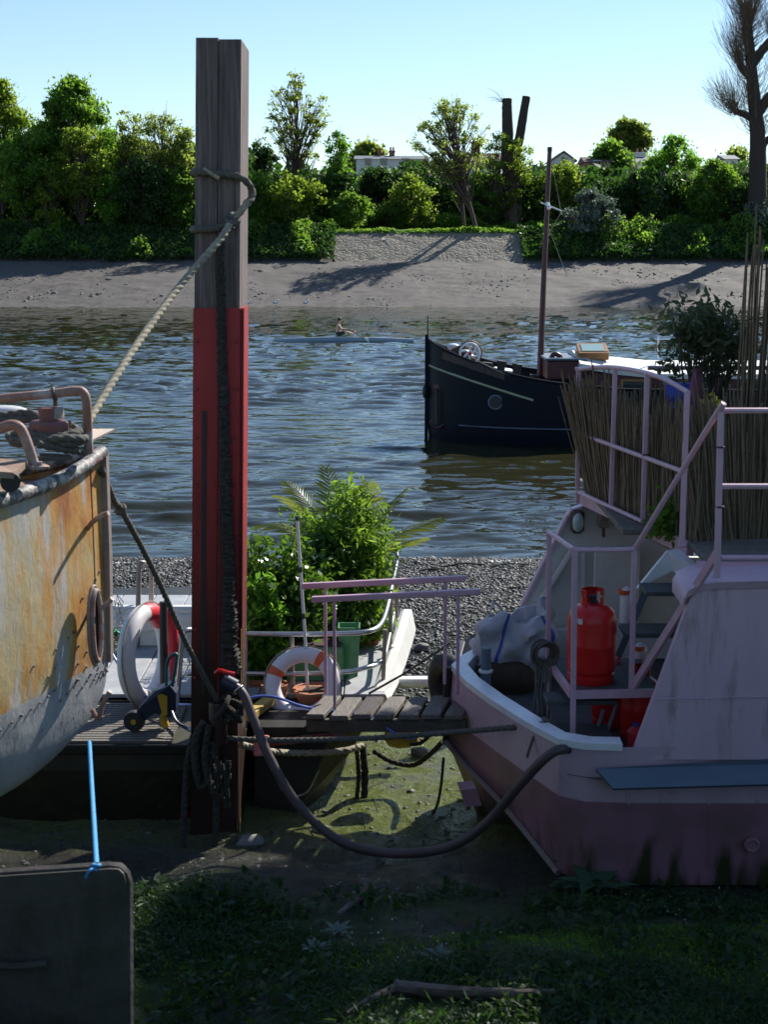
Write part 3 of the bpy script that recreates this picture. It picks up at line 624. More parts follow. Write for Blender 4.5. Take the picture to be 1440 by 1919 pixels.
# understorey and bank ivy: one mass nobody could count
def mass(name, label, n, xr, f, size, m, seed, cat='undergrowth'):
    rg = np.random.default_rng(seed); x = rg.uniform(xr[0], xr[1], n); C = f(x, rg, n)
    o = leaves_mesh(name, C, size, m, rng=rg); return tag(o, label, cat, kind='stuff')
def back(x, rg, n):
    y = np.where((x > -3) & (x < 30), 176, 166)+rg.uniform(-2.5, 6, n); h = np.where(x < -15, 7.5, 4.8)+5*vnoise(x+50, x*0, 31, 4, .16)
    h *= np.where((x > -4) & (x < 2), .9, 1); return np.stack([x, y, 7.2+h*rg.uniform(0, 1, n)], 1)
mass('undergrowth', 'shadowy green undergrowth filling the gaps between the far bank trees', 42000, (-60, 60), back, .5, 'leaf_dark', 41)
def front(x, rg, n):
    y = 161.5+rg.uniform(-1.0, 3, n)+np.where((x > xa-1) & (x < xb+12), 9, 0); h = .5+3.2*vnoise(x+20, x*0+4, 33, 4, .3)**1.5
    return np.stack([x, y, 7.2+h*rg.power(1.4, n)], 1)
mass('scrub', 'mixed green scrub along the far towpath', 22000, (-60, 60), front, .32, 'leaf_mid', 42)
def slope(x, rg, n):
    t = rg.uniform(0, 1, n); y = 151.8+7*t; out = (x > xa+.3) & (x < xb-.5)
    x = np.where(out, np.where(rg.random(n) < .5, xa-rg.uniform(0, 40, n), xb+rg.uniform(0, 40, n)), x)
    bulge = .25+1.1*vnoise(x+11, t*3, 35, 4, .45); z = far_z(x, y)+bulge*rg.power(2, n)
    return np.stack([x, y-bulge*.6, z], 1)
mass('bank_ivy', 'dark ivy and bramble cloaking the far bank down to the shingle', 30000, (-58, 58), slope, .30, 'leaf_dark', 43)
def fringe(x, rg, n):
    y = 157.6+rg.uniform(-.5, .9, n); return np.stack([x, y, far_z(x, y)+(.15+.9*vnoise(x, x*0+9, 37, 3, .5)**2)*rg.power(1.5, n)], 1)
def bramble(x, rg, n):
    t = rg.uniform(0, 1, n); y = 152+6.4*t; cl_ = vnoise(x+3, t*4, 36, 3, .35); k = (cl_ > .52) & ((x < xa) | (x > xb)); x, y, t, cl_ = x[k], y[k], t[k], cl_[k]
    b = (cl_-.5)*7; z = far_z(x, y)+b*rg.power(2.5, len(x)); return np.stack([x, y-b*.5, z+.2], 1)
mass('brambles', 'lighter bramble clumps breaking up the dark ivy on the far bank', 26000, (-58, 58), bramble, .24, 'leaf_mid', 46)
mass('bank_top_weeds', 'bright green weeds fringing the top of the far bank', 7000, (-16, 32), fringe, .2, 'leaf_mid', 44)
# sawn-off dead trunk with two stubs
Yd = 175; r = thing('dead_trunk', 'huge dead trunk sawn off into two upright stubs above the bank', 'tree trunk', P(962, 425, Yd))
mb = MB(); rn = random.Random(5)
mb.tube(catmull([P(962, 440, Yd), P(960, 380, Yd), P(958, 330, Yd), P(958, 290, Yd)], 6), lambda t: 1.35-.45*t, n=14, noise=.06); mb.build('bole', 'bark', r)
for pts, r0, r1 in (([(950, 315), (952, 260), (951, 215), (951, 186)], .75, .58), ([(962, 318), (972, 270), (980, 225), (987, 182)], .62, .48)):
    mb = MB(); q = catmull([P(a, b, Yd) for a, b in pts], 5); mb.tube(q, lambda t, r0=r0, r1=r1: r0+(r1-r0)*t, n=12, noise=.05); s = mb.build('stub', 'bark_dark', r)
    d = (q[-1]-q[-2]).normalized(); mb = MB(); mb.lathe(q[-1]+d*.01, [(r1*.94, 0), (r1*.9, .06), (.01, .08)], n=12, axis=d); mb.build('sawn_face', 'cut_wood', s)
mb = MB()
for k in range(14): branch(mb, P(946, 192, Yd), P(925+rn.uniform(-14, 26), 178+rn.uniform(-14, 12), Yd+rn.uniform(-1, 1)), .03, .01, rn, .2, 4, 3)
mb.build('twigs', 'bark', r)
# bare pollarded tree
Yb = 157; r = thing('pollard_tree', 'tall bare pollarded tree with brush of fine twigs at the right edge', 'tree', P(1420, 470, Yb)); rn = random.Random(9)
mb = MB(); tr = catmull([P(1424, 485, Yb), P(1421, 380, Yb), P(1421, 260, Yb), P(1416, 200, Yb), P(1408, 110, Yb), P(1404, 48, Yb)], 6)
mb.tube(tr, lambda t: 1.15-.75*t, n=14, noise=.06); mb.build('trunk', 'bark_dark', r)
heads = []
for pts, r0 in (([(1414, 225), (1395, 214), (1379, 209)], .42), ([(1412, 150), (1392, 128), (1388, 118)], .5), ([(1420, 215), (1445, 180), (1470, 165)], .6), ([(1411, 120), (1432, 92), (1450, 70)], .55), ([(1408, 90), (1398, 60), (1404, 38)], .5), ([(1424, 285), (1440, 262), (1462, 255)], .4)):
    mb = MB(); q = catmull([P(a, b, Yb) for a, b in pts], 5); mb.tube(q, lambda t, r0=r0: r0*(1-.3*t), n=10, noise=.08); mb.build('limb', 'bark_dark', r); heads.append((q[-1], (q[-1]-q[-3]).normalized()))
heads.append((tr[-1], Vector((-.1, 0, 1))))
mb = MB()
for hpt, d in heads:
    for k in range(230):
        dd = (d*.6+Vector((rn.gauss(0,.75)-.25, rn.gauss(0,.6), abs(rn.gauss(0,.6))+.55))).normalized(); L = rn.uniform(2.0, 5.6)
        p0 = Vector(hpt)+Vector((rn.gauss(0,.25), rn.gauss(0,.25), rn.gauss(0,.3))); c = p0+dd*L*.5; e = p0+(dd+Vector((0,0,.35))).normalized()*L
        mb.tube([p0, c, e], lambda t: .02*(1-t*.75), n=3, cap=False)
        if rn.random() < .6: mb.tube([c, c+(dd+Vector((rn.gauss(0,.4), rn.gauss(0,.4), .3))).normalized()*L*.4], .012, n=3, cap=False)
for k in range(420):
    p0 = tr[rn.randrange(12, len(tr))]; dd = Vector((rn.choice((-1,-1,1))*rn.uniform(.3,1), rn.gauss(0,.5), rn.uniform(.3,1))).normalized(); L = rn.uniform(2, 5)
    mb.tube([p0, p0+dd*L*.5, p0+(dd+Vector((0,0,.4))).normalized()*L], lambda t: .03*(1-t*.7), n=3, cap=False)
mb.build('twigs', 'twig', r)

# ------------------------------------------------------------------ houses beyond the trees
def house(label, x0, x1, yeave, yridge, Y, wall, roof, gable=False, chims=(), wins=()):
    a, b = P(x0, yeave, Y), P(x1, yeave, Y); zr = P(x0, yridge, Y)[2]; D = 8; zb = 7.3
    h = thing('house', label, 'house', ((a[0]+b[0])/2, Y, zb), 'houses beyond the trees')
    mb = MB(); mb.box(((a[0]+b[0])/2, Y+D/2, (zb+a[2])/2), (b[0]-a[0], D, a[2]-zb)); 
    if gable: mb.prism([(a[0], Y, a[2]), (b[0], Y, a[2]), ((a[0]+b[0])/2, Y, zr-.1)], (0, D, 0))
    mb.build('wall', wall, h, False)
    mb = MB(); o_ = .35
    if gable:
        m_ = (a[0]+b[0])/2
        for sx, xx in ((-1, a[0]-o_), (1, b[0]+o_)):
            mb.prism([(m_, Y-o_, zr), (m_, Y-o_, zr+.18), (xx, Y-o_, a[2]-.2+.18), (xx, Y-o_, a[2]-.2)], (0, D+2*o_, 0))
    else:
        mb.prism([(a[0]-o_, Y-o_, a[2]-.05), (a[0]-o_, Y+D/2, zr), (a[0]-o_, Y+D+o_, a[2]-.05)], (b[0]-a[0]+2*o_, 0, 0))
    rf = mb.build('roof', roof, h, False)
    for (cx, yt, wpx, mt) in chims:
        c = P(cx, yt, Y+D/2); mb = MB(); mb.box((c[0], Y+D/2, (c[2]+zr-1.5)/2), (wpx*mpp(Y), 1.1, c[2]-zr+1.5)); mb.box((c[0], Y+D/2, c[2]-.15), (wpx*mpp(Y)+.2, 1.3, .16)); mb.build('chimney', mt, rf, False)
        for k in (-.25, .25):
            mb = MB(); mb.lathe((c[0]+k*wpx*mpp(Y), Y+D/2, c[2]), [(.16, 0), (.13, .5), (.16, .55)], n=8); mb.build('chimney_pot', 'terracotta', rf)
    for (cx, cy, ww, hh) in wins:
        c = P(cx, cy, Y); mb = MB(); mb.box((c[0], Y-.02, c[2]), (ww, .1, hh)); f = mb.build('window', 'wall_white', h, False)
        mb = MB(); mb.box((c[0], Y-.06, c[2]), (ww-.18, .06, hh-.18)); mb.build('pane', 'glass_dark', f, False)
house('long low white house with dark roof behind the evergreen clump', 668, 800, 298, 289, 225, 'wall_white', 'roof_slate', chims=((735, 283, 10, 'brick'), (712, 286, 7, 'brick')), wins=((690, 304, 1.2, 1.2), (720, 304, 1.2, 1.2), (760, 304, 1.2, 1.2)))
house('brown-roofed house with tall brick chimney behind the two-stemmed tree', 872, 938, 302, 284, 215, 'wall_white', 'roof_brown', chims=((892, 266, 16, 'brick'),), wins=((915, 308, 1.2, 1.3),))
house('white gabled house right of the barge mast top', 1036, 1078, 301, 285, 220, 'wall_white', 'roof_brown', gable=True, wins=((1057, 300, .9, 1.0),))
house('brown-roofed house left of the white chimney block', 1100, 1146, 303, 291, 212, 'brick', 'roof_brown', wins=((1120, 309, 1.2, 1.2),))
house('grey-roofed house with white chimney block on the right', 1146, 1216, 304, 290, 224, 'wall_white', 'roof_slate', chims=((1160, 287, 30, 'wall_white'), (1200, 286, 20, 'wall_white')), wins=((1185, 309, 1.2, 1.2),))
house('pale house glimpsed behind the mid-green tree at right', 1362, 1384, 298, 288, 230, 'wall_white', 'roof_slate')

# further row of trees closing the view under the crowns
def deep(x, rg, n):
    y = 188+rg.uniform(-4, 8, n); h = np.where(x < -15, 8., 6.0)+4*vnoise(x+70, x*0, 39, 4, .12); return np.stack([x, y, 7.2+h*rg.uniform(0, 1, n)], 1)
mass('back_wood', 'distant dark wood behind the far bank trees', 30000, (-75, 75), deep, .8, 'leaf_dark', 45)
# unseen trees added on the near bank to block sky light and sun
def near_tree(label, x, y, H, W, seed):
    rn = random.Random(seed); rg = np.random.default_rng(seed); zb = gz(x, y)-.1; root = thing('bank_tree', label, 'tree', (x, y, zb), 'added unseen shade trees'); mb = MB(); C = []
    tp = branch(mb, (x, y, zb), (x+rn.uniform(-.5,.5), y, zb+H*.8), .28, .08, rn, .05, 10, 8)
    for k in range(46):
        a = rn.uniform(0, 6.28); r = math.sqrt(rn.random())*W; c = Vector((x+math.cos(a)*r, y+math.sin(a)*r*.8, zb+H*(.38+.6*rn.random()*(1-.4*(r/W)**2)))); branch(mb, tp[rn.randrange(3, 9)], c, .07, .015, rn, .15, 5, 4); C.append(np.array(c)+rg.normal(0, .45, (130, 3)))
    mb.build('trunk', 'bark', root); leaves_mesh('crown', np.concatenate(C), .22, 'leaf_mid', root, rng=rg)
near_tree('large unseen leafy tree added left of the viewpoint to block sky light', -6.5, -2.5, 10, 3.6, 90)  # added out of view to cut the sky light on the foreground
def shade_tree(ox=0, oy=0, oz=0, rx=1.75, ry=1.5, lb='unseen willow crown added beyond the right edge to shade the foreground', sd=95):
    rn = random.Random(sd); rg = np.random.default_rng(95); b = Vector((6.6+ox, 12.6+oy, gz(6.6, 12.6)-.1)); root = thing('shade_willow', lb, 'tree', b, 'added unseen shade trees'); mb = MB(); C = []
    tp = branch(mb, b, (5.9+ox, 12.4+oy, 6.2+oz), .2, .06, rn, .05, 10, 8)
    for k in range(60):
        a = rn.uniform(0, 6.28); r = math.sqrt(rn.random()); c = Vector((5.75+ox+math.cos(a)*r*rx, 12.2+oy+math.sin(a)*r*ry, 6.15+oz+rn.uniform(-.75, .7)*(1-.4*r))); branch(mb, tp[rn.randrange(5, 10)], c, .04, .01, rn, .15, 5, 4); C.append(np.array(c)+rg.normal(0, .2, (110, 3)))
    mb.build('trunk', 'bark', root); leaves_mesh('crown', np.concatenate(C), .13, 'leaf_mid', root, rng=rg)
shade_tree(.6, 0, 0, 1.3)  # both willows are added out of view, crowns placed to shade the foreground
shade_tree(-.2, 2.5, 1.95, 1.0, 1.3, 'taller unseen willow added behind the other to shade the left foreground', 96)
# ------------------------------------------------------------------ timber pile in its red sleeve
PY = 9.35
pl = thing('mooring_pile', 'tall grey timber mooring pile with red painted steel lower half', 'pile', (P(413, 1300, PY)[0], PY, gz(P(413, 1300, PY)[0], PY)-.2))
def col(px0, px1, ya, yb, Y, dep, mb, dx=0):
    """upright slab whose front face fills px0..px1 between rows ya (top) and yb (bottom), leaning with the pile"""
    a, b = P(px0, ya, Y), P(px1, ya, Y); c, d = P(px0-7*(yb-ya)/1230, yb, Y), P(px1-7*(yb-ya)/1230, yb, Y)
    vs = [c, d, (d[0], Y+dep, d[2]), (c[0], Y+dep, c[2]), a, b, (b[0], Y+dep, b[2]), (a[0], Y+dep, a[2])]
    bv = .006; mb.add(vs, [(0,3,2,1),(4,5,6,7),(0,1,5,4),(1,2,6,5),(2,3,7,6),(3,0,4,7)])
mb = MB(); col(367, 408.6, 71, 1600, PY, .52, mb); mb.build('timber', 'timber_grey', pl, False)
mb = MB(); col(409.8, 452, 74, 1600, PY-.006, .526, mb); mb.build('timber', 'timber_grey', pl, False)
mb = MB(); col(406, 412, 80, 1600, PY+.05, .2, mb); mb.build('joint_fillet', 'timber_dark', pl, False)
lean = lambda px, py: px-7*(py-70)/1230
def colr(p0, p1, ya, yb, Y, dep, mb): col(lean(p0, ya), lean(p1, ya), ya, yb, Y, dep, mb)
sleeve = MB(); colr(365, 412, 578, 1610, PY-.025, .02, sleeve); colr(418, 453, 578, 1610, PY-.028, .02, sleeve)
colr(365, 369, 578, 1610, PY-.005, .36, sleeve); colr(450, 453.5, 578, 1610, PY-.008, .56, sleeve)
sl_o = sleeve.build('steel_sleeve', 'red_paint', pl, False)
for a, b, d in ((453.5, 456, -.045), (457.5, 460.5, -.06)):
    mb = MB(); colr(a, b, 578, 1330, PY+d+.03, .30, mb); mb.build('flange', 'red_paint', pl, False)
mb = MB(); colr(413, 417, 578, 1610, PY-.018, .03, mb); mb.build('channel', 'red_dull', pl, False)
mb = MB(); colr(383, 391, 770, 1300, PY-.031, .008, mb); mb.build('dark_slot_strip', 'black_rubber', pl, False)  # black strip laid on the sleeve for the shade inside a recess
mb = MB(); colr(457.5, 459, 1180, 1560, PY-.05, .01, mb); mb.build('edge_strip', 'yellow_wood', pl, False)
mb = MB(); mb.tube([P(381, 317, PY-.05), P(411, 335, PY-.06)], .013, n=8); mb.build('peg', 'rope_light', pl)
for py in range(640, 1280, 90):
    for px in (372, 446):
        mb = MB(); mb.lathe(P(lean(px, py), py, PY-.03), [(.0, .014), (.009, .013), (.012, .006), (.012, 0)], n=8, axis=(0, -1, 0)); mb.build('bolt', 'red_dull', pl)
# ropes on the pile
rp = MB(); R1 = .021
rp.rope(catmull([P(362, 323, PY+.1), P(372, 323, PY-.03), P(400, 325, PY-.04), P(440, 330, PY-.04), P(458, 338, PY-.03), P(470, 352, PY+.02), P(473, 366, PY+.02), P(467, 378, PY-.02), P(461, 384, PY-.045)], 8), R1)
rp.rope(catmull([P(361, 430, PY+.1), P(368, 430, PY-.03), P(395, 430, PY-.045), P(420, 424, PY-.05), P(436, 414, PY-.06)], 8), R1)
hitch = rp.build('rope_hitch', 'rope_dark'); tag(hitch, 'dark rope turns hitched round the grey top of the pile', 'rope')
mb = MB(); mb.rope(catmull([P(464, 378, PY-.05), P(452, 396, PY-.07), P(436, 413, PY-.08), P(410, 452, PY-.25), P(330, 545, 8.75), P(250, 655, 8.15), P(178, 768, 7.6), P(160, 800, 7.42)], 10), .0205)
ln = mb.build('mooring_line', 'rope_light'); tag(ln, 'pale twisted mooring line running from pile top down to the rusty bow', 'rope')
mb = MB(); mb.torus(P(440, 409, PY-.075), .030, .017, axis=(.6, -.5, .6)); mb.torus(P(434, 414, PY-.09), .032, .017, axis=(.4, -.6, .7)); mb.torus(P(430, 420, PY-.07), .028, .016, axis=(.7, -.3, .5)); mb.build('knot', 'rope_dark', ln)
mb = MB(); q = resample(catmull([P(412, 452, PY-.06), P(414, 560, PY-.06), P(417, 700, PY-.06), P(421, 820, PY-.065), P(424, 960, PY-.07), P(428, 1090, PY-.075), P(430, 1200, PY-.08), P(432, 1262, PY-.085)], 10), .012)
mb.tube(q, lambda t: .025+.014*min(1, t*1.6)+(.03*max(0, (t-.78)/.22)), n=9, noise=.3); o = mb.build('weedy_rope', 'rope_weed'); tag(o, 'thick frayed weedy rope hanging down the front of the red pile', 'rope')
mb = MB(); mb.rope(catmull([P(190, 880, 7.5), P(214, 940, 7.8), P(228, 958, 7.95), P(290, 1075, 8.5), P(352, 1212, 8.9), P(410, 1318, 9.22), P(417, 1330, 9.25)], 10), .0165)
o = mb.build('mooring_line', 'rope_dark'); tag(o, 'dark knotted line from the rusty bow down to the pile foot', 'rope')
mb = MB(); mb.blob(P(227, 956, 7.94), (.035, .03, .035), noise=.2, seed=2); mb.build('knot', 'rope_dark', o)
# rope tangle and loops at the foot of the pile
mb = MB(); rn = random.Random(3)
for k in range(5):
    c = P(420+rn.uniform(-18, 22), 1338+rn.uniform(-14, 14), 9.2); mb.torus(c, .055+rn.uniform(0, .03), .02, axis=(rn.gauss(0,1), rn.gauss(0,1)-.6, rn.gauss(0,1)), n=24, k=8)
mb.rope(catmull([P(385, 1352, 9.18), P(368, 1380, 9.16), P(366, 1430, 9.16), P(378, 1475, 9.16), P(396, 1450, 9.15), P(400, 1390, 9.15)], 8), .026)
mb.rope(catmull([P(392, 1360, 9.13), P(384, 1420, 9.13), P(395, 1470, 9.12), P(415, 1490, 9.12), P(428, 1450, 9.13)], 8), .022)
for k in range(9):
    x = 395+k*4.5; mb.tube(catmull([P(x, 1425+rn.uniform(-8, 8), 9.12), P(x+rn.uniform(-5, 5), 1460, 9.1), P(x+rn.uniform(-8, 10), 1500+rn.uniform(-14, 20), 9.11)], 6), .009, n=5, noise=.2)
o = mb.build('rope_tangle', 'rope_weed'); tag(o, 'tangle of dark mooring ropes knotted round the foot of the pile', 'rope')
mb = MB(); mb.rope(catmull([P(362, 1378, 9.2), P(350, 1440, 9.19), P(344, 1540, 9.15), P(343, 1610, 9.08), P(360, 1648, 9.0), P(385, 1640, 9.02), P(402, 1580, 9.1), P(406, 1480, 9.14)], 8), .02)
o = mb.build('rope_loop', 'rope_weed'); tag(o, 'long slack rope loop hanging below the pontoon at the pile', 'rope')
mb = MB(); mb.rope(catmull([P(424, 1384, 9.22), P(520, 1388, 9.2), P(690, 1384, 9.15), P(860, 1372, 9.0), P(1000, 1360, 8.75), P(1030, 1356, 8.6)], 8), .017)
o = mb.build('mooring_line', 'rope_dark'); tag(o, 'dark line stretched level from the pile foot to the pink boat', 'rope')
mb = MB(); mb.rope(catmull([P(452, 1396, 9.35), P(500, 1408, 9.6), P(560, 1412, 9.9), P(640, 1408, 9.92), P(680, 1398, 10.1)], 8), .022)
o = mb.build('rope_fender', 'rope_light'); tag(o, 'mossy rope slung along the dark stern below the plank', 'rope')
# big brown hose
mb = MB(); hp = catmull([P(432, 1281, 9.15), P(455, 1300, 9.12), P(474, 1345, 9.05), P(505, 1420, 8.95), P(560, 1510, 8.85), P(640, 1578, 8.75), P(740, 1600, 8.65), P(840, 1588, 8.55), P(910, 1545, 8.45), P(980, 1465, 8.3), P(1030, 1415, 8.22), P(1062, 1404, 8.28), P(1120, 1408, 8.5)], 10)
mb.tube(resample(hp, .02), .031, n=12); ho = mb.build('drain_hose', 'hose_brown'); tag(ho, 'thick brown hose sagging between the pile and the pink boat', 'hose')
mb = MB(); mb.tube([P(418, 1275, 9.16), P(442, 1288, 9.14)], .05, n=14); mb.build('coupling', 'navy_plastic', ho)
mb = MB(); mb.torus(P(447, 1293, 9.13), .036, .008, axis=Vector(P(470, 1330, 9.06))-Vector(P(432, 1281, 9.15))); mb.build('clamp', 'steel', ho)
mb = MB(); mb.tube(catmull([P(404, 1262, 9.1), P(412, 1257, 9.08), P(425, 1261, 9.06), P(440, 1264, 9.06)], 5), .016, n=8); mb.build('valve_lever', 'red_gas', ho)
mb = MB(); c = P(408, 1318, 9.2); mb.lathe((c[0], c[1], c[2]-.28), [(.062, 0), (.062, .27), (.056, .29), (.0, .295)], n=20); o = mb.build('mooring_bitt', 'red_paint'); tag(o, 'short red steel bitt among the ropes at the pile foot', 'bitt')

# ------------------------------------------------------------------ rusty barge at the left
bg_ = thing('rusty_barge', 'grey and orange rusting steel barge bow at the left edge', 'barge', (-2.4, 6, 1.75))
RIM = [(-4.6, 1.6, 3.46), (-3.2, 3.3, 3.46), (-2.45, 4.8, 3.465), (-2.02, 5.9, 3.468), (-1.80, 6.57, 3.472), (-1.665, 7.03, 3.485), (-1.575, 7.33, 3.52), (-1.53, 7.5, 3.555), (-1.52, 7.56, 3.567)]
KEEL = [(-6.2, 3.0, 1.65), (-5.0, 4.4, 1.66), (-4.0, 5.4, 1.68), (-3.2, 6.1, 1.72), (-2.6, 6.6, 1.78), (-2.1, 7.0, 1.86), (-1.75, 7.33, 2.02), (-1.58, 7.5, 2.2), (-1.535, 7.57, 2.36)]
def hull_rings(sign=1, n=18, e=3.4):
    rr, kk = catmull(RIM, 6), catmull(KEEL, 6); rings = []
    cd = Vector((-.66, -.75, 0)); stem = Vector(RIM[-1])
    for a, b in zip(rr, kk):
        if sign < 0:
            d = a-stem; al = d.dot(cd); n_ = Vector((-cd.y, cd.x, 0)); pe = d.dot(n_); a = stem+cd*al-n_*pe; a.z = rr[len(rings)].z
        ring = []
        for i in range(n+1):
            f = math.pi/2*i/n; h = math.cos(f)**(2/e) if i < n else 0; v = math.sin(f)**(2/e)
            ring.append(Vector((b.x+(a.x-b.x)*h, b.y+(a.y-b.y)*h, a.z+(b.z-a.z)*v)))
        rings.append(ring)
    return rings
H1, H2 = hull_rings(1), hull_rings(-1)
mb = MB(); mb.loft(H1); mb.loft(H2); mb.build('hull', 'rusty_hull', bg_, auto=60)
# lapped lower strake standing proud of the plating
mb = MB(); st = []
for r in H1:
    j = [p for p in r if p.z < 2.43]; n_ = 9
    if len(j) < 3: continue
    outw = Vector((.95, -.3, 0)); st.append([(p+outw*.007) for p in (resample(j, (sum((b-a).length for a, b in zip(j, j[1:])))/n_+1e-6))[:n_]])
k_ = min(len(s) for s in st); st = [s[:k_] for s in st]; mb.loft(st); mb.build('lower_strake', 'rusty_hull', bg_, auto=60)
# deck
mb = MB(); top1 = [r[0] for r in H1]; top2 = [r[0] for r in H2]; mb.loft([[Vector((a.x, a.y, 3.44)), Vector((b.x, b.y, 3.44))] for a, b in zip(top1, top2)]); mb.build('deck', 'deck_rust', bg_, False)
mb = MB(); q = [p+Vector((.005, 0, .0)) for p in top1]; mb.tube(resample(q, .03), .036, n=12); rim_o = mb.build('rubbing_rail', 'rim_worn', bg_)
mb = MB(); mb.tube(resample(top2, .06), .036, n=10); mb.build('rubbing_rail', 'rim_worn', bg_)
mb = MB(); stem = [Vector((-1.513, 7.575, 3.56)), Vector((-1.515, 7.585, 3.0)), Vector((-1.528, 7.585, 2.40))]
for a, b in zip(stem, stem[1:]): mb.bar(a, b, .05, .075)
mb.build('stem_bar', 'steel_dull', bg_, False)
mb = MB(); mb.tube([(-1.553, 7.42, 3.5), (-1.553, 7.43, 2.9), (-1.560, 7.43, 2.42)], .007, n=6); mb.build('seam', 'black_rubber', bg_)
# oval hawse pipe
hc = Vector(P(171, 1172, 7.3)); tz = Vector((0, 0, 1)); tt = Vector((.26, .96, 0)).normalized()
for (ra, rb, rad, mt, nm, dx) in ((.05, .19, .015, 'pipe_rust', 'hawse_ring', .0), (.072, .215, .009, 'steel_dull', 'hawse_flange', -.01)):
    mb = MB(); mb.tube([hc+tt*ra*math.cos(a)+tz*rb*math.copysign(abs(math.sin(a))**.8, math.sin(a))+Vector((.03+dx, -.01, 0)) for a in [i*math.pi/16 for i in range(33)]], rad, n=8); mb.build(nm, mt, bg_)
mb = MB(); mb.prism([hc+tt*.05*math.cos(a)+tz*.19*math.sin(a)+Vector((.012, 0, 0)) for a in [i*math.pi/12 for i in range(24)]], (.006, 0, 0)); mb.build('hawse_dark_disc', 'black_rubber', bg_, False)  # black disc stands for the shaded inside of the pipe
for nm, pts in (('hook', [(163, 992), (172, 980), (188, 968), (203, 962)]), ('hook', [(168, 1145), (182, 1143), (196, 1135), (210, 1122)]), ('hook', [(172, 1330), (184, 1348), (192, 1320), (206, 1296)])):
    mb = MB(); mb.tube(catmull([P(a, b, 7.36-.012*i) for i, (a, b) in enumerate(pts)], 5), .014, n=8); mb.build(nm, 'pipe_rust', bg_)
mb = MB(); rn = random.Random(11)      # rivets
for k in range(44):
    i = rn.randrange(20, 44); r = H1[i]; p = r[rn.randrange(3, 11)]
    mb.blob(p+Vector((.004, 0, 0)), (.006, .008, .008), n=6, m=4, noise=0)
for i in range(14, 46, 1):
    r = H1[i]; p = min(r, key=lambda v: abs(v.z-2.36)); mb.blob(p+Vector((.012, -.003, 0)), (.006, .008, .008), n=6, m=4, noise=0)
mb.build('rivets', 'steel_dull', bg_)['kind'] = 'stuff'
# deck fittings
def pipe(pts, r, name, m, parent, n=10):
    mb = MB(); mb.tube(catmull(pts, 6), r, n=n); return mb.build(name, m, parent)
hr = pipe([P(-60, 757, 7.2), P(0, 748, 7.2), P(100, 738, 7.2), P(142, 733, 7.2), P(156, 737, 7.2), P(162, 756, 7.2), P(164, 800, 7.2), P(166, 850, 7.2)], .024, 'hand_rail', 'pipe_rust', bg_)
mb = MB(); mb.torus(P(101, 739, 7.2), .031, .008, axis=(1, .1, .1)); mb.tube([P(103, 746, 7.2), P(104, 768, 7.2)], .012, n=8); mb.build('rail_clamp', 'brown_metal', hr)
pipe([P(-40, 812, 6.75), P(0, 803, 6.75), P(22, 797, 6.75), P(38, 804, 6.75), P(50, 830, 6.75), P(62, 866, 6.75), P(70, 880, 6.75)], .026, 'hand_rail', 'pipe_rust', bg_)
mb = MB(); c = P(72, 876, 6.75); mb.box((c[0], c[1], c[2]), (.09, .07, .02), rz=.5, bev=.005); mb.lathe((c[0]+.01, c[1]-.01, c[2]+.008), [(.012, 0), (.012, .02), (0, .022)], n=8); mb.build('rail_foot', 'pipe_rust', bg_)
c = P(92, 829, 7.12); mb = MB(); mb.lathe(c, [(.095, 0), (.10, .012), (.098, .095), (.085, .108), (.045, .11), (.045, .125), (.048, .16), (.048, .175), (.0, .178)], n=28); ca = mb.build('capstan', 'drum_red', bg_)
mb = MB(); mb.blob((c[0]-.02, c[1]-.1, c[2]+.025), (.013, .01, .013), noise=0); mb.build('bolt', 'pipe_rust', ca)
mb = MB(); mb.lathe((c[0]+.025, c[1]+.02, c[2]+.12), [(.05, 0), (.05, .05), (.046, .055), (0, .056)], n=20); mb.build('capstan_cap', 'steel_dull', ca)
mb = MB()
for k, (R_, z_, w_) in enumerate(((.15, .02, 0), (.165, .035, .6), (.14, .055, 1.4))):
    mb.rope([Vector(c)+Vector((R_*math.cos(a+w_)*1.15-.01, R_*math.sin(a+w_)*.8, z_-.01+.008*math.sin(3*a))) for a in [i*2*math.pi/40 for i in range(41)]], .019)
mb.rope(catmull([P(-20, 782, 7.3), P(20, 778, 7.32), P(50, 775, 7.32), P(68, 780, 7.3), P(64, 792, 7.28)], 8), .02)
mb.rope(catmull([P(-20, 792, 7.28), P(20, 788, 7.3), P(58, 786, 7.3), P(66, 790, 7.28)], 8), .02)
mb.rope(catmull([P(128, 796, 7.25), P(150, 812, 7.3), P(166, 836, 7.3), P(160, 846, 7.2), P(120, 842, 7.05), P(70, 832, 6.95)], 8), .02)
o = mb.build('deck_rope', 'rope_dark'); tag(o, 'dark coiled rope round the red capstan on the rusty barge', 'rope')
mb = MB(); mb.blob(P(10, 776, 7.45), (.14, .06, .045), n=14, m=10, noise=0); o = mb.build('fender', 'ring_white'); tag(o, 'white rounded fender lying behind the rope on the rusty barge', 'fender')
mb = MB(); mb.prism([P(-60, 880, 6.4), P(25, 886, 6.5), P(50, 864, 6.72), P(-20, 858, 6.75)], (0, 0, -.03)); o = mb.build('hatch_board', 'deck_rust', None, False); tag(o, 'brown wooden hatch board on the rusty barge deck', 'board')
mb = MB(); mb.lathe(P(19, 905, 6.5), [(.046, 0), (.046, .3), (.0, .3)], n=20, axis=(-.3, 1, .1)); mb.build('scupper_pipe', 'black_rubber', bg_)
mb = MB(); mb.bar(P(70, 862, 6.9), P(132, 858, 7.05), .03, .02); mb.tube([P(75, 852, 6.95), P(130, 855, 7.1)], .008, n=6); o = mb.build('boat_hook', 'timber_dark'); tag(o, 'dark wooden pole lying on the rusty barge deck', 'pole')
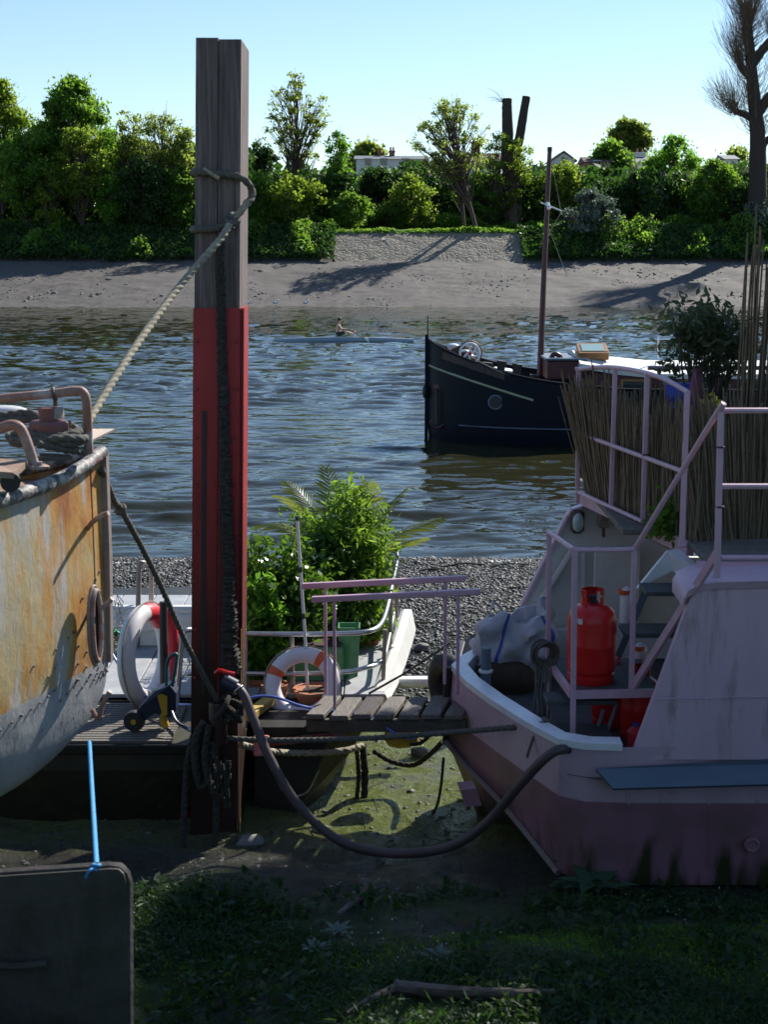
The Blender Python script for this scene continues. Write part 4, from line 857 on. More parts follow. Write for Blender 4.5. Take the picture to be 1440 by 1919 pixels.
mb = MB(); mb.prism([P(160, 826, 7.62), P(168, 808, 7.65), P(215, 808, 7.9), P(172, 829, 7.6)], (0, 0, .012)); mb.build('sheet_metal', 'steel_dull', bg_, False)
# plate with the blue line
rd = thing('rudder_plate', 'grey-brown upright rudder plate with rounded corner at bottom left', 'rudder', P(120, 1900, 5.6))
Yp = 5.6; poly = [P(-260, 1660, Yp), P(205, 1629, Yp), P(222, 1630, Yp), P(231, 1638, Yp), P(235, 1652, Yp), P(237, 2000, Yp), P(-260, 2000, Yp)]
mb = MB(); mb.prism(poly, (0, .07, 0)); mb.build('plate', 'concrete_plate', rd, False)
mb = MB(); mb.tube(catmull([P(-30, 1808, Yp-.03), P(30, 1812, Yp-.03), P(85, 1806, Yp-.03)], 6), .017, n=8); mb.build('lug', 'concrete_plate', rd)
mb = MB(); mb.tube([P(a, b, Yp+.035) for a, b in ((-260, 1659), (205, 1628), (222, 1630), (231, 1638), (235, 1652), (237, 2000))], .032, n=8, flat=.8); mb.build('edge_bead', 'concrete_plate', rd)
mb = MB(); mb.rope(catmull([P(167, 1392, 7.25), P(172, 1480, 6.7), P(178, 1580, 6.0), P(181, 1628, 5.63)], 8), .011); o = mb.build('blue_line', 'rope_blue'); tag(o, 'bright blue line from the rusty hull down to the rudder plate', 'rope')
mb = MB(); mb.torus(P(180, 1622, 5.62), .014, .008, axis=(0,.3,1)); mb.torus(P(178, 1628, 5.62), .016, .008, axis=(.5,.3,1)); mb.tube(catmull([P(176, 1628, 5.6), P(166, 1633, 5.58), P(160, 1645, 5.58)], 5), .007, n=6); mb.build('knot', 'rope_blue', o)

# ------------------------------------------------------------------ grated pontoon and dark stern boat in the middle
po = thing('pontoon', 'dark steel work pontoon with slatted deck behind the pile', 'pontoon', (-2.5, 9.9, .5))
xr = -1.02; zt = 1.19
mb = MB(); top = [(-6, 9.62, zt), (xr, 9.62, zt), (xr+.03, 10.5, zt), (-6, 10.5, zt)]; mid = [(-6, 9.60, zt-.18), (xr-.03, 9.60, zt-.18), (xr, 10.5, zt-.18), (-6, 10.5, zt-.18)]; bot = [(-6, 9.75, .40), (-1.75, 9.75, .40), (-1.7, 10.5, .40), (-6, 10.5, .40)]
mb.loft([[Vector(p) for p in r] for r in (bot, mid, top)], close=True, cap=True); mb.build('hull', 'olive_hull', po, False)
mb = MB(); mb.box(((-6+xr)/2, 9.60, zt-.02), (6+xr, .05, .07), bev=.008); mb.build('edge_angle', 'black_hull', po, False)
proto = None
k = 0; yy = 9.63
while yy < 10.5:
    if proto is None:
        mb = MB(); mb.box(((-6+xr)/2, 0, zt+.02), (5+xr*.98, .034, .03)); proto = mb.build('deck_slat', 'deck_board', po, False); proto.location.y += yy-po.location.y+ po.location.y
        base_me = proto.data; proto.location = (0, yy, 0)
    else:
        s = bpy.data.objects.new('deck_slat', base_me); COL.objects.link(s); s.parent = po; s.location = (0, yy, 0)
    yy += .052
mb = MB(); mb.prism([P(402, 1420, 9.5), P(436, 1417, 9.5), P(450, 1388, 9.56), P(450, 1430, 9.56), P(436, 1462, 9.5), P(402, 1470, 9.5)], (0, .05, 0)); mb.build('corner_bracket', 'steel_dull', po, False)
# stern boat
sb = thing('planter_boat', 'dark-hulled boat with white decks and steel rails full of potted plants', 'boat', (-1, 11.5, .45))
tp = [(-5, 10.62), (-1.0, 10.6), (-.95, 9.98), (-.38, 9.98), (-.12, 10.22), (.02, 11.0), (.17, 12.0), (.2, 13.4), (-.6, 14.6), (-5, 14.2)]
bt = [(-4.5, 10.8), (-1.02, 10.6), (-.96, 9.93), (-.70, 9.93), (-.56, 10.3), (-.5, 11.2), (-.35, 12), (-.3, 13), (-.9, 13.8), (-4.5, 13.6)]
mb = MB(); mb.loft([[Vector((x, y, .38)) for x, y in bt], [Vector((x*.72+.28*u, y*.72+.28*v, .62)) for (x, y), (u, v) in zip(bt, tp)], [Vector((x*.25+.75*u, y*.25+.75*v, .95)) for (x, y), (u, v) in zip(bt, tp)], [Vector((x, y, 1.20)) for x, y in tp]], close=True, cap=True); mb.build('hull', 'black_hull', sb, False)
mb = MB()
for i in range(14):
    x0 = -4.6+i*.33; mb2 = MB(); mb2.box((x0+.16, 12.3, 1.225), (.32, 3.3, .03), bev=.004); mb2.build('deck_plank', 'deck_grey', sb, False)
mb = MB(); mb.box((-2.75, 12.05, 1.42), (3.6, .10, .36), bev=.02); bw = mb.build('bulwark', 'white_paint', sb, False)
for px in (262, 345):
    mb = MB(); c = P(px, 1168, 11.98); mb.box((c[0], 11.985, c[2]), (.34, .02, .15), bev=.008); mb.build('locker_door', 'white_paint', bw, False)
mb = MB()
edge = [P(703, 1296, 10.72), P(722, 1250, 11.2), P(738, 1205, 11.8), P(752, 1160, 12.5), P(758, 1142, 12.9)]; lowe = [P(690, 1312, 10.66), P(740, 1296, 11.2), P(757, 1250, 11.8), P(764, 1200, 12.5), P(768, 1160, 12.95)]
mb.loft([[Vector(a)+Vector((-.03, 0, -.02)), Vector(a), Vector(a)+Vector((.07, 0, 0)), Vector((Vector(a).x+.11, a[1], 1.16)), Vector((a[0]-.03, a[1], 1.16))] for a in edge], close=True, cap=True); mb.build('bow_bulwark', 'white_paint', sb, False)
# tubular rails
def rail(pts, r, parent, m='steel', nm='rail'): 
    mb = MB(); mb.tube(catmull(pts, 6), r, n=10); return mb.build(nm, m, parent)
rail([P(440, 1188, 10.7), P(540, 1189, 10.7), P(640, 1188, 10.7), P(690, 1184, 10.72), P(712, 1172, 10.9), P(724, 1145, 11.3), P(735, 1095, 11.9), P(744, 1050, 12.5), P(741, 1033, 12.7), P(731, 1028, 12.8)], .021, sb)
rail([P(440, 1262, 10.68), P(540, 1263, 10.68), P(640, 1260, 10.7), P(690, 1251, 10.75), P(712, 1242, 10.95), P(722, 1226, 11.2), P(738, 1150, 12.2)], .019, sb)
for a, b, Yq in (((722, 1180), (718, 1290), 10.95), ((733, 1105), (732, 1214), 11.7), ((744, 1045), (744, 1164), 12.6), ((547, 1189), (549, 1308), 10.7), ((460, 1189), (461, 1310), 10.7)):
    mb = MB(); p0, p1 = P(*a, Yq), P(*b, Yq); mb.tube([p0, p1], .017, n=10); st_ = mb.build('stanchion', 'steel_dull', sb); mb = MB(); mb.lathe(p1, [(.045, 0), (.045, .012), (.02, .03)], n=12); mb.build('foot_plate', 'steel_dull', st_)
rail([P(330, 1330, 10.4), P(341, 1200, 10.4), P(344, 1186, 10.4), P(352, 1181, 10.42), P(372, 1181, 10.5), P(440, 1182, 10.6)], .02, sb)
rail([P(350, 1263, 10.42), P(400, 1262, 10.5)], .018, sb)
# steel hoops by the water side, left
lh = thing('boarding_hoop', 'tall steel boarding hoop rising behind the grey bulwark', 'handrail', P(270, 1180, 12.1))
rail([P(257, 1210, 12.0), P(259, 1120, 12.0), P(261, 1062, 12.0), P(268, 1055, 12.02), P(279, 1056, 12.2), P(283, 1066, 12.25), P(283, 1130, 12.25), P(283, 1150, 12.25)], .022, lh, 'steel_dull', 'tube')
lh = thing('boarding_hoop', 'shorter steel hoop partly hidden by the rusty bow', 'handrail', P(200, 1150, 12.1))
rail([P(180, 1024, 12.1), P(196, 1022, 12.1), P(205, 1030, 12.1), P(206, 1090, 12.1), P(204, 1165, 12.1)], .022, lh, 'steel_dull', 'tube'); rail([P(185, 1092, 12.1), P(206, 1090, 12.1)], .018, lh, 'steel_dull', 'tube')
mb = MB(); rn = random.Random(4)
for k in range(26):
    a = P(212+rn.uniform(-4, 22), 1130+rn.uniform(-8, 30), 11.8); mb.tube(catmull([a, Vector(a)+Vector((rn.uniform(-.06,.1), 0, rn.uniform(-.1,.06))), Vector(a)+Vector((rn.uniform(-.1,.12), rn.uniform(-.05,.05), rn.uniform(-.25,0)))], 6), .004, n=4)
o = mb.build('wire_tangle', 'clear_wire'); tag(o, 'glinting tangle of wire hanging beside the rusty bow', 'wire', kind=None)
mb = MB()
for k in range(10):
    c = P(210+rn.uniform(-12, 14), 1192+rn.uniform(-8, 16), 11.3); mb.torus(c, rn.uniform(.04, .085), .006, axis=(rn.gauss(0,1), rn.gauss(0,1), rn.gauss(0,1)+1), n=20, k=5)
o = mb.build('cord_coil', 'rope_light'); tag(o, 'loose pale cord coil on the white deck by the rusty bow', 'cord')
V_ = np.array([P(196+rn.uniform(0, 24), 1180+rn.uniform(0, 22), 11.35) for _ in range(60)]); o = leaves_mesh('netting', V_, .06, 'net_green'); tag(o, 'scrap of green netting beside the rusty bow', 'netting')
mb = MB(); mb.tube(catmull([P(198, 1202, 10.9), P(215, 1235, 10.75), P(240, 1272, 10.6), P(262, 1300, 10.4), P(300, 1314, 10.2), P(345, 1322, 10.0), P(400, 1318, 9.7)], 8), .011, n=8); o = mb.build('water_pipe', 'blue_pipe'); tag(o, 'blue water pipe crossing the pontoon deck at left', 'pipe')
mb = MB(); mb.tube(catmull([P(455, 1311, 10.0), P(490, 1305, 10.0), P(520, 1308, 9.98), P(560, 1322, 9.95), P(600, 1330, 9.95), P(680, 1340, 9.8), P(715, 1356, 9.7), P(740, 1375, 9.65), P(770, 1384, 9.62), P(800, 1374, 9.62)], 8), .011, n=8); o = mb.build('water_pipe', 'blue_pipe'); tag(o, 'blue water pipe running under the gangplank', 'pipe')
# life rings
def life_ring(label, c, ax, R, r, bands, band_m, m='ring_white', th=.5):
    lr = thing('life_ring', label, 'life ring', c); mb = MB(); mb.torus(c, R, r, axis=ax, n=48, k=14); mb.build('ring', m, lr)
    q0 = Vector((0,0,1)).rotation_difference(Vector(ax).normalized()); mb = MB(); mb.tube([Vector(c)+q0@Vector(((R+r*(1.02+.18*abs(math.sin(2*a)))) * math.cos(a), (R+r*(1.02+.18*abs(math.sin(2*a)))) * math.sin(a), .01)) for a in [i*math.pi/32 for i in range(65)]], .006, n=5); mb.build('grab_line', 'rope_light', lr)
    for a in bands:
        mb = MB(); mb.torus(c, R, r*1.025, axis=ax, n=10, k=14, a0=a-th/2, a1=a+th/2); mb.build('band', band_m, lr, smooth=True)
    return lr
c = P(568, 1284, 10.52); ax = Vector((-.12, -1, .5)); q_ = Vector((0,0,1)).rotation_difference(ax.normalized())
def ang(px, py):
    v = Vector(P(px, py, 10.52))-Vector(c); l = q_.inverted()@v; return math.atan2(l.y, l.x)
life_ring('white life ring with orange bands leaning on the rail by the gangplank', c, ax, .235, .062, [ang(515, 1258), ang(598, 1236), ang(620, 1330)], 'ring_orange', th=.26)
c = P(275, 1228, 10.55); life_ring('white and red life ring seen edge-on left of the pile', c, Vector((.93, -.30, .05)), .33, .07, [(lambda l: math.atan2(l.y, l.x))(Vector((0,0,1)).rotation_difference(Vector((.93, -.30, .05)).normalized()).inverted()@Vector((.1,.5,1)))], 'ring_red', th=.9)
mb = MB(); q2 = catmull([P(300, 1135, 10.75), P(318, 1160, 10.8), P(324, 1200, 10.8), P(322, 1250, 10.8), P(312, 1290, 10.75)], 6); mb.tube(q2, .045, n=12); o = mb.build('red_fender', 'ring_red'); tag(o, 'red curved fender beside the edge-on life ring', 'fender')
mb = MB(); mb.tube([P(306, 1128, 10.5), P(307, 1290, 10.45)], .03, n=10); o = mb.build('rail_post', 'black_rubber'); tag(o, 'black post behind the edge-on life ring', 'post')
# hose reel on the pontoon
hrl = thing('hose_reel_cart', 'navy and yellow wheeled cart standing on the pontoon', 'hose reel', P(275, 1372, 9.85))
c = Vector(P(251, 1351, 9.8)); mb = MB(); mb.lathe(c-Vector((.0, .03, 0)), [(.02, 0), (.072, 0), (.076, .012), (.076, .05), (.072, .06), (.02, .06)], n=24, axis=(.1, 1, .0)); mb.build('wheel', 'black_rubber', hrl)
mb = MB(); mb.lathe(c-Vector((0, .036, 0)), [(.0, 0), (.02, 0), (.02, .02)], n=14, axis=(.1, 1, 0)); mb.build('hub', 'yellow_plastic', hrl)
mb = MB(); mb.prism([P(258, 1330, 9.8), P(290, 1296, 9.85), P(318, 1285, 9.85), P(330, 1300, 9.85), P(330, 1330, 9.85), P(318, 1345, 9.85), P(290, 1338, 9.82), P(268, 1352, 9.8)], (0, .14, 0)); mb.build('body', 'navy_plastic', hrl, False)
mb = MB(); mb.prism([P(295, 1304, 9.83), P(303, 1301, 9.83), P(313, 1306, 9.83), P(313, 1340, 9.83), P(302, 1348, 9.83), P(296, 1330, 9.83)], (0, .03, 0)); mb.build('side_panel', 'yellow_plastic', hrl, False)
mb = MB(); mb.tube(catmull([P(312, 1290, 9.9), P(312, 1250, 9.9), P(318, 1232, 9.9), P(330, 1226, 9.9), P(330, 1240, 9.9), P(322, 1290, 9.9)], 5), .013, n=8); mb.build('handle', 'teal_plastic', hrl)
mb = MB(); mb.tube([P(305, 1345, 9.85), P(310, 1362, 9.85)], .03, n=10); mb.build('leg', 'yellow_plastic', hrl)
mb = MB(); mb.tube(catmull([P(320, 1330, 9.84), P(330, 1352, 9.75), P(350, 1366, 9.7), P(362, 1372, 9.65)], 6), .012, n=8); hz_ = mb.build('hose', 'navy_plastic', hrl); mb = MB(); mb.tube([P(354, 1365, 9.66), P(364, 1371, 9.64)], .014, n=8); mb.build('nozzle', 'ring_white', hz_)
# plank with red edge, yellow timber, salmon brackets
pk = thing('landing_plank', 'weathered plank with red painted edge under the gangplank end', 'plank', P(570, 1370, 10.1))
mb = MB(); mb.prism([P(468, 1392, 10.0), P(645, 1372, 9.95), P(655, 1354, 10.25), P(492, 1335, 10.5)], (0, 0, -.018)); mb.build('board', 'deck_board', pk, False)
mb = MB(); mb.bar(P(466, 1396, 9.97), P(648, 1378, 9.93), .03, .055, bev=.006); mb.build('edge', 'plank_red', pk, False)
mb = MB(); mb.bar(P(462, 1345, 10.05), P(506, 1312, 10.45), .09, .06, bev=.006); o = mb.build('timber_block', 'yellow_wood', None, False); tag(o, 'short yellow timber on deck beside the pile', 'timber')
br = thing('bracket', 'salmon painted steel bracket hanging right of the pile foot', 'bracket', P(492, 1400, 9.5)); mb = MB(); c0 = P(490, 1396, 9.45)
mb.box((c0[0], 9.45, c0[2]), (.11, .03, .13), rz=.15, bev=.008); mb.build('plate', 'salmon', br, False); mb = MB(); mb.box((c0[0]+.005, 9.42, c0[2]-.05), (.115, .05, .03), rz=.15, bev=.006); mb.build('lip', 'salmon', br, False)
# antenna mast
an = thing('antenna_pole', 'white and black banded antenna pole standing among the plants', 'antenna', P(577, 1330, 10.6)); mb = MB(); mb.tube([P(578, 1330, 10.6), P(571, 1180, 10.6), P(557, 975, 10.6)], .012, n=8); mb.build('pole', 'ring_white', an)
for (a, b), L in (((556.5, 972), 8), ((562.5, 1068), 10), ((568.5, 1155), 10)):
    mb = MB(); mb.tube([P(a, b-L/2, 10.6), P(a+.7, b+L/2, 10.6)], .0145, n=8); mb.build('band', 'black_rubber', an)
# ------------------------------------------------------------------ potted plants on the middle boat
def pot(c, r, h, m, parent, nm='pot'):
    mb = MB(); mb.lathe(c, [(r*.72, 0), (r*.95, h*.8), (r, h*.82), (r, h), (r*.88, h), (r*.85, h*.9), (0, h*.88)], n=24); return mb.build(nm, m, parent)
def bush(label, px, py_base, top, hw, Y, leaf, size, n, seed, nm='potted_shrub', asp=1.8, pr=.2, ph=.28, pm='terracotta', stems=9, lo=.1):
    b0 = Vector(P(px, py_base, Y)); t = thing(nm, label, 'plant', b0, 'potted plants on the middle boat'); pot(b0, pr, ph, pm, t)
    rn = random.Random(seed); rg = np.random.default_rng(seed); zt = P(px, top, Y)[2]; H = zt-b0.z-ph; W = hw*mpp(Y)
    mb = MB(); C = []; D = []
    for k in range(stems*3):
        a = rn.uniform(0, 6.28); rr = math.sqrt(rn.random()); hh = (lo+(1-lo)*rn.random()**.7)*(1-.35*rr**2)
        e = b0+Vector((math.cos(a)*rr*W, math.sin(a)*rr*W*.8, ph+H*hh)); pts = branch(mb, b0+Vector((math.cos(a)*pr*.3, math.sin(a)*pr*.3, ph*.85)), e, .012, .004, rn, .15, 6, 4)
        m = int(n/(stems*3)); i = rg.integers(2, 7, m); pp = np.array([pts[j] for j in i]); C.append(pp+rg.normal(0, 1, (m, 3))*W*.20*np.array([1, 1, .8])); 
    mb.build('stems', 'bark', t); C = np.concatenate(C); C = C[C[:, 2] > b0.z+ph*.6]
    leaves_mesh('foliage', C, size, leaf, t, aspect=asp, rng=rg); return t
bush('large glossy laurel shrub in a pot right of the red pile', 530, 1290, 980, 88, 11.4, 'leaf_glossy', .036, 11000, 61, asp=1.9, pr=.24, ph=.35)
bush('lower leafy shrub between the pile and the life ring', 488, 1310, 1070, 46, 11.0, 'leaf_bright', .045, 2600, 62, asp=1.5, pr=.16, ph=.2)
bush('dense glossy shrub in the middle of the planted deck', 612, 1290, 1000, 80, 11.9, 'leaf_glossy', .034, 9000, 63, asp=2.0, pr=.22, ph=.35)
bush('feathery bright green mimosa rising above the other potted plants', 650, 1250, 893, 92, 12.3, 'leaf_feather', .024, 20000, 64, nm='potted_mimosa', asp=3.6, pr=.22, ph=.3, lo=.42)
bush('low green plant with purple flowers near the white bulwark', 680, 1230, 1085, 60, 12.2, 'leaf_feather', .036, 3600, 65, asp=2.6, pr=.17, ph=.2)
bush('bright low plant in a pot at the left end of the rail', 470, 1310, 1200, 26, 10.95, 'leaf_bright', .05, 700, 66, asp=1.4, pr=.13, ph=.14)
mb = MB()
for k in range(12): mb.blob(P(672+random.uniform(-10, 8), 1107+random.uniform(-6, 6), 12.0), (.02, .02, .014), n=6, m=4)
o = mb.build('purple_flowers', 'purple_flower'); tag(o, 'small purple flower cluster above the pink gangplank rail', 'flowers')
gp = thing('green_planter', 'tall green painted planter box behind the gangplank rail', 'planter', P(655, 1290, 11.2)); a = Vector(P(655, 1290, 11.2))
mb = MB(); mb.loft([[Vector((a.x+sx*w_, 11.2+sy*w_, z_)) for sx, sy in ((-1,-1),(1,-1),(1,1),(-1,1))] for w_, z_ in ((.07, 1.24), (.09, P(655, 1172, 11.2)[2]), (.08, P(655, 1172, 11.2)[2]), (.075, P(655, 1180, 11.2)[2]))], close=True, cap=True); mb.build('box', 'planter_green', gp, False)
mb = MB(); mb.prism([P(655, 1215, 11.0), P(672, 1155, 11.0), P(672, 1260, 11.0), P(655, 1275, 11.0)], (0, .03, 0)); mb.build('upright_board', 'planter_green', gp, False)
gp = thing('green_planter', 'low green trough among the plant pots behind the life ring', 'planter', P(590, 1300, 11.0)); c0 = P(590, 1300, 11.0)
mb = MB(); mb.box((c0[0], 11.1, 1.24+.14), (.46, .24, .28), bev=.012); mb.build('box', 'planter_green', gp, False); mb = MB(); mb.box((c0[0], 11.1, 1.24+.285), (.42, .2, .02)); mb.build('soil', 'soil', gp, False)
for (px, py, r, h, lb) in ((590, 1318, .17, .12, 'wide terracotta bowl behind the white life ring'), (515, 1318, .11, .16, 'small terracotta pot inside the life ring')):
    t = thing('plant_pot', lb, 'pot', P(px, py, 10.62)); pot(P(px, py, 10.62), r, h, 'terracotta', t, 'bowl'); mb = MB(); c0 = P(px, py, 10.62); mb.lathe((c0[0], c0[1], c0[2]+h*.85), [(r*.85, 0), (0, .015)], n=16); mb.build('soil', 'soil', t)
# palm
pm_ = thing('potted_palm', 'palm with arching feather fronds behind the mimosa', 'plant', P(640, 1250, 12.6), 'potted plants on the middle boat'); pot(P(640, 1250, 12.6), .2, .3, 'terracotta', pm_)
cr = Vector(P(640, 1080, 12.6)); mb = MB(); mb.tube([P(640, 1240, 12.6), cr], .05, n=10, noise=.12); mb.build('trunk', 'bark', pm_)
for tip, mid in (((826, 972), (735, 985)), ((757, 922), (705, 965)), ((523, 930), (580, 935)), ((486, 985), (560, 965)), ((612, 880), (632, 960)), ((690, 905), (675, 960)), ((790, 1010), (730, 1020)), ((540, 905), (595, 940))):
    e = Vector(P(*tip, 12.6+random.uniform(-.5, .5))); m_ = Vector(P(*mid, 12.6)); pts = resample([cr*(1-t)**2+m_*2*t*(1-t)+e*t*t for t in [i/12 for i in range(13)]], .035)
    mb = MB(); mb.tube(pts, lambda t: .008*(1-.75*t), n=5); L_ = len(pts)
    for i in range(int(L_*.22), L_):
        d = (pts[min(i+1, L_-1)]-pts[i-1]).normalized(); sd = d.cross(Vector((0,0,1))).normalized(); ln_ = .26*math.sin(math.pi*(.12+.86*i/L_))+.04
        for s_ in (-1, 1):
            tipv = pts[i]+(d*.75+sd*s_*.75+Vector((0, 0, -.22+random.uniform(-.1, .1)))).normalized()*ln_; wv_ = d*.009
            mb.add([pts[i]-wv_, pts[i]+wv_, pts[i].lerp(tipv, .5)+wv_+Vector((0,0,.012)), tipv], [(0, 1, 2, 3)])
    fr = mb.build('frond', 'leaf_palm', pm_, False)
# ------------------------------------------------------------------ pink houseboat
pb = thing('pink_houseboat', 'lilac-pink steel houseboat with railings and raised deck at right', 'houseboat', (2.5, 10, .7))
ST_ = Vector((.50, 9.95, 1.66))                 # stem head
NEAR = [Vector((.50, 9.95, 1.66)), Vector((.58, 9.55, 1.665)), Vector((.72, 9.12, 1.67)), Vector((.90, 8.66, 1.675)), Vector((1.07, 8.30, 1.68)), Vector((1.22, 8.22, 1.68)), Vector((1.44, 8.20, 1.68)), Vector((9, 8.15, 1.68))]
CH = [Vector((.47, 9.95, 1.10)), Vector((.62, 9.6, 1.02)), Vector((.80, 9.25, .93)), Vector((.98, 8.86, .82)), Vector((1.12, 8.50, .74)), Vector((1.28, 8.38, .72)), Vector((1.6, 8.36, .72)), Vector((9, 8.3, .72))]
cy_ = 9.95
def far(p): return Vector((p.x, cy_+.55*(cy_-p.y), p.z))
mb = MB()
for f_ in (lambda p: p, far):
    rings = []
    for a, b in zip(NEAR, CH):
        a, b = f_(a), f_(b); m1 = a.lerp(b, .38); rings.append([a, m1, a.lerp(b, .75), b, Vector((b.x+.25, cy_+(b.y-cy_)*.6, .45))])
    mb.loft(rings)
mb.build('hull', 'pink_hull', pb, auto=28)
mb = MB()   # white cap along the gunwale
for f_ in (lambda p: p, far):
    rings = []
    for i, a in enumerate(NEAR if f_ is far else NEAR[:-1]):
        n_ = Vector((.10, .02, 0)) if i == 0 else Vector((.085, .05, 0)) if i < 4 else Vector((.05, .09, 0)) if i < 6 else Vector((0, .10, 0))
        if f_ is far: a2 = far(a); n2 = Vector((n_.x, -n_.y, 0))
        else: a2 = a; n2 = n_
        o_ = -n2.normalized()*.012
        rings.append([a2+o_+Vector((0,0,-.02)), a2+o_+Vector((0,0,.022)), a2+n2+Vector((0,0,.03)), a2+n2+Vector((0,0,-.2))])
    mb.loft(rings)
mb.build('gunwale_cap', 'cap_white', pb, auto=50)
mb = MB(); n8 = [p for p in NEAR]; mb.loft([[Vector((p.x+.06, p.y, 1.47)), Vector((p.x+.06, cy_+.55*(cy_-p.y), 1.47))] for p in NEAR]); mb.build('fore_deck', 'dark_tread', pb, False)
mb = MB(); mb.tube([c+Vector((-.012, -.012, 0)) for c in catmull(CH[:5], 6)], .022, n=8); mb.build('chine_bar', 'steel_dull', pb)
mb = MB(); mb.tube([(.47, 9.97, 1.66), (.455, 9.97, 1.35), (.46, 9.96, 1.08)], .03, n=8); mb.build('stem_bar', 'black_hull', pb)
c = Vector(P(885, 1487, 9.1)); mb = MB(); mb.prism([c+Vector(v) for v in ((-.1, .05, .06), (.0, 0, .09), (.04, 0, -.03), (-.06, .05, -.06))], (.02, -.12, -.01)); mb.build('anchor_bracket', 'pink_hull', pb, False)
# slate rubbing fender on the near side
mb = MB(); mb.prism([P(1118, 1441, 8.17), P(1440, 1423, 8.15), P(2300, 1410, 8.12), P(2300, 1465, 8.0), P(1440, 1470, 8.04), P(1150, 1478, 8.06)], (0, .02, -.02)); mb.build('side_fender', 'slate_fender', pb, False)
mb = MB(); c = Vector(P(1408, 1580, 8.3)); mb.lathe(c, [(.0, 0), (.045, 0), (.05, .01), (.05, .04)], n=20, axis=(0, -1, .1)); mb.torus(c+Vector((0, -.04, .0)), .038, .01, axis=(0, 1, 0)); mb.build('outlet', 'pink_hull', pb)
c = P(911, 1262, 9.75); mb = MB(); mb.lathe((c[0], c[1], 1.55), [(.036, 0), (.036, .30), (.033, .315), (0, .318)], n=18); bt_ = mb.build('mooring_bitt', 'slate_fender', pb); mb = MB(); mb.lathe((c[0], c[1], 1.69), [(.05, 0), (.05, .015), (.036, .02)], n=18); mb.build('bitt_foot', 'cap_white', bt_)
# raised cabin side with sloped front edge
ZD = 2.80
mb = MB(); pn = [P(1183, 1424, 8.22), P(1300, 1108, 8.18), P(1440, 1096, 8.16), P(2400, 1085, 8.1), P(2400, 1424, 8.1), P(1440, 1424, 8.16)]; mb.prism(pn, (0, .05, 0)); mb.build('cabin_side', 'pink_paint', pb, False)
mb = MB()
rr_ = [(1280, 1112), (1290, 1096), (1312, 1084), (1345, 1080), (1440, 1078), (2400, 1066)]
top = [Vector(P(a, b, 8.17)) for a, b in rr_]
mb.loft([[p+Vector((0, -.01, -.075)), p+Vector((0, -.03, -.03)), p+Vector((0, .02, .0)), p+Vector((0, .3, .012)), p+Vector((0, .3, -.06))] for p in top], cap=True); mb.build('deck_coaming', 'pink_paint', pb, auto=50)
mb = MB(); c0, c1 = P(1345, 1052, 8.35), (4.9, 8.35, ZD); x0 = P(1350, 1050, 8.4)[0]
# upper deck: separate planks running fore and aft
for i in range(17):
    yy = 8.42+i*.185; mb2 = MB(); xs0 = 1.95 if yy < 9.2 else 1.6; mb2.box(((xs0+6)/2, yy+.085, ZD-.02), (6-xs0, .172, .04), bev=.005); mb2.build('deck_plank', 'deck_board', pb, False)
mb = MB(); mb.bar((1.55, 10.9, ZD-.05), (1.97, 8.95, ZD-.05), .05, .10); mb.bar((1.9, 8.42, ZD-.07), (6, 8.36, ZD-.07), .05, .10); mb.build('deck_edge', 'rail_pink', pb, False)
# far-side white bulwark with its sloping nose
YB = 10.95
mb = MB(); wl = [(978, 1135), (1062, 968), (1072, 955), (1100, 946), (1140, 960), (1200, 998), (1290, 1045), (1420, 1048), (1420, 1300), (1005, 1300)]
mb.prism([P(a, b, YB+.0004*(a-978)) for a, b in wl], (0, .05, 0)); bwk = mb.build('bulwark', 'white_paint', pb, False)
mb = MB(); q = [Vector(P(a, b, YB-.01)) for a, b in wl[:7]]
for a, b in zip(q, q[1:]): mb.bar(a, b, .10, .02)
mb.build('bulwark_cap', 'pink_paint', bwk, False)
mb = MB(); mb.bar(P(1010, 1130, YB-.06), P(1072, 1030, YB-.06), .09, .025); mb.build('knee', 'white_paint', bwk, False)
for px in (1093, 1120):
    mb = MB(); mb.bar(P(px, 1025, YB-.04), P(px, 1200, YB-.04), .03, .03); mb.build('stiffener', 'white_paint', bwk, False)
mb = MB(); mb.box(P(1155, 1120, YB-.05), (.36, .03, .75), bev=.01); mb.build('cabin_door', 'white_paint', bwk, False)
bl = thing('bulkhead_lamp', 'round-cornered bulkhead lamp with clear lens on the white bulwark', 'lamp', P(1083, 978, YB-.06)); c = Vector(P(1083, 978, YB-.07))
mb = MB(); mb.box(c, (.11, .06, .19), bev=.03); mb.build('body', 'brown_metal', bl, False); mb = MB(); mb.blob(c+Vector((0, -.045, 0)), (.045, .03, .075), n=14, m=10, noise=0); mb.build('lens', 'glass_pale', bl)
jb = thing('junction_box', 'grey junction box beside the bulkhead lamp', 'electrical box', P(1132, 974, YB-.06)); c = Vector(P(1132, 974, YB-.06)); mb = MB(); mb.box(c, (.09, .06, .13), bev=.012); mb.build('case', 'steel_dull', jb, False); mb = MB(); mb.box(c+Vector((0, -.035, .03)), (.07, .02, .05), bev=.006); mb.build('lid', 'steel_dull', jb, False); mb = MB(); mb.tube([c+Vector((0, 0, -.06)), c+Vector((.005, 0, -.14))], .012, n=8); mb.build('gland', 'brown_metal', jb)
mb = MB(); mb.tube(catmull([P(1150, 700, 10.3), P(1156, 800, 10.35), P(1154, 900, 10.4), P(1140, 960, 10.7), P(1134, 968, 10.85)], 8), .007, n=6); o = mb.build('power_cable', 'strap_blue'); tag(o, 'thin dark blue cable hanging down the curved railing', 'cable')
# white coaming wedge beside the stairs
mb = MB(); mb.prism([P(1195, 1104, 9.0), P(1252, 1034, 9.0), P(1278, 1031, 9.0), P(1337, 1086, 8.6), P(1300, 1112, 8.6), P(1262, 1070, 9.0)], (0, .04, 0)); mb.build('stair_coaming', 'cap_white', pb, False)
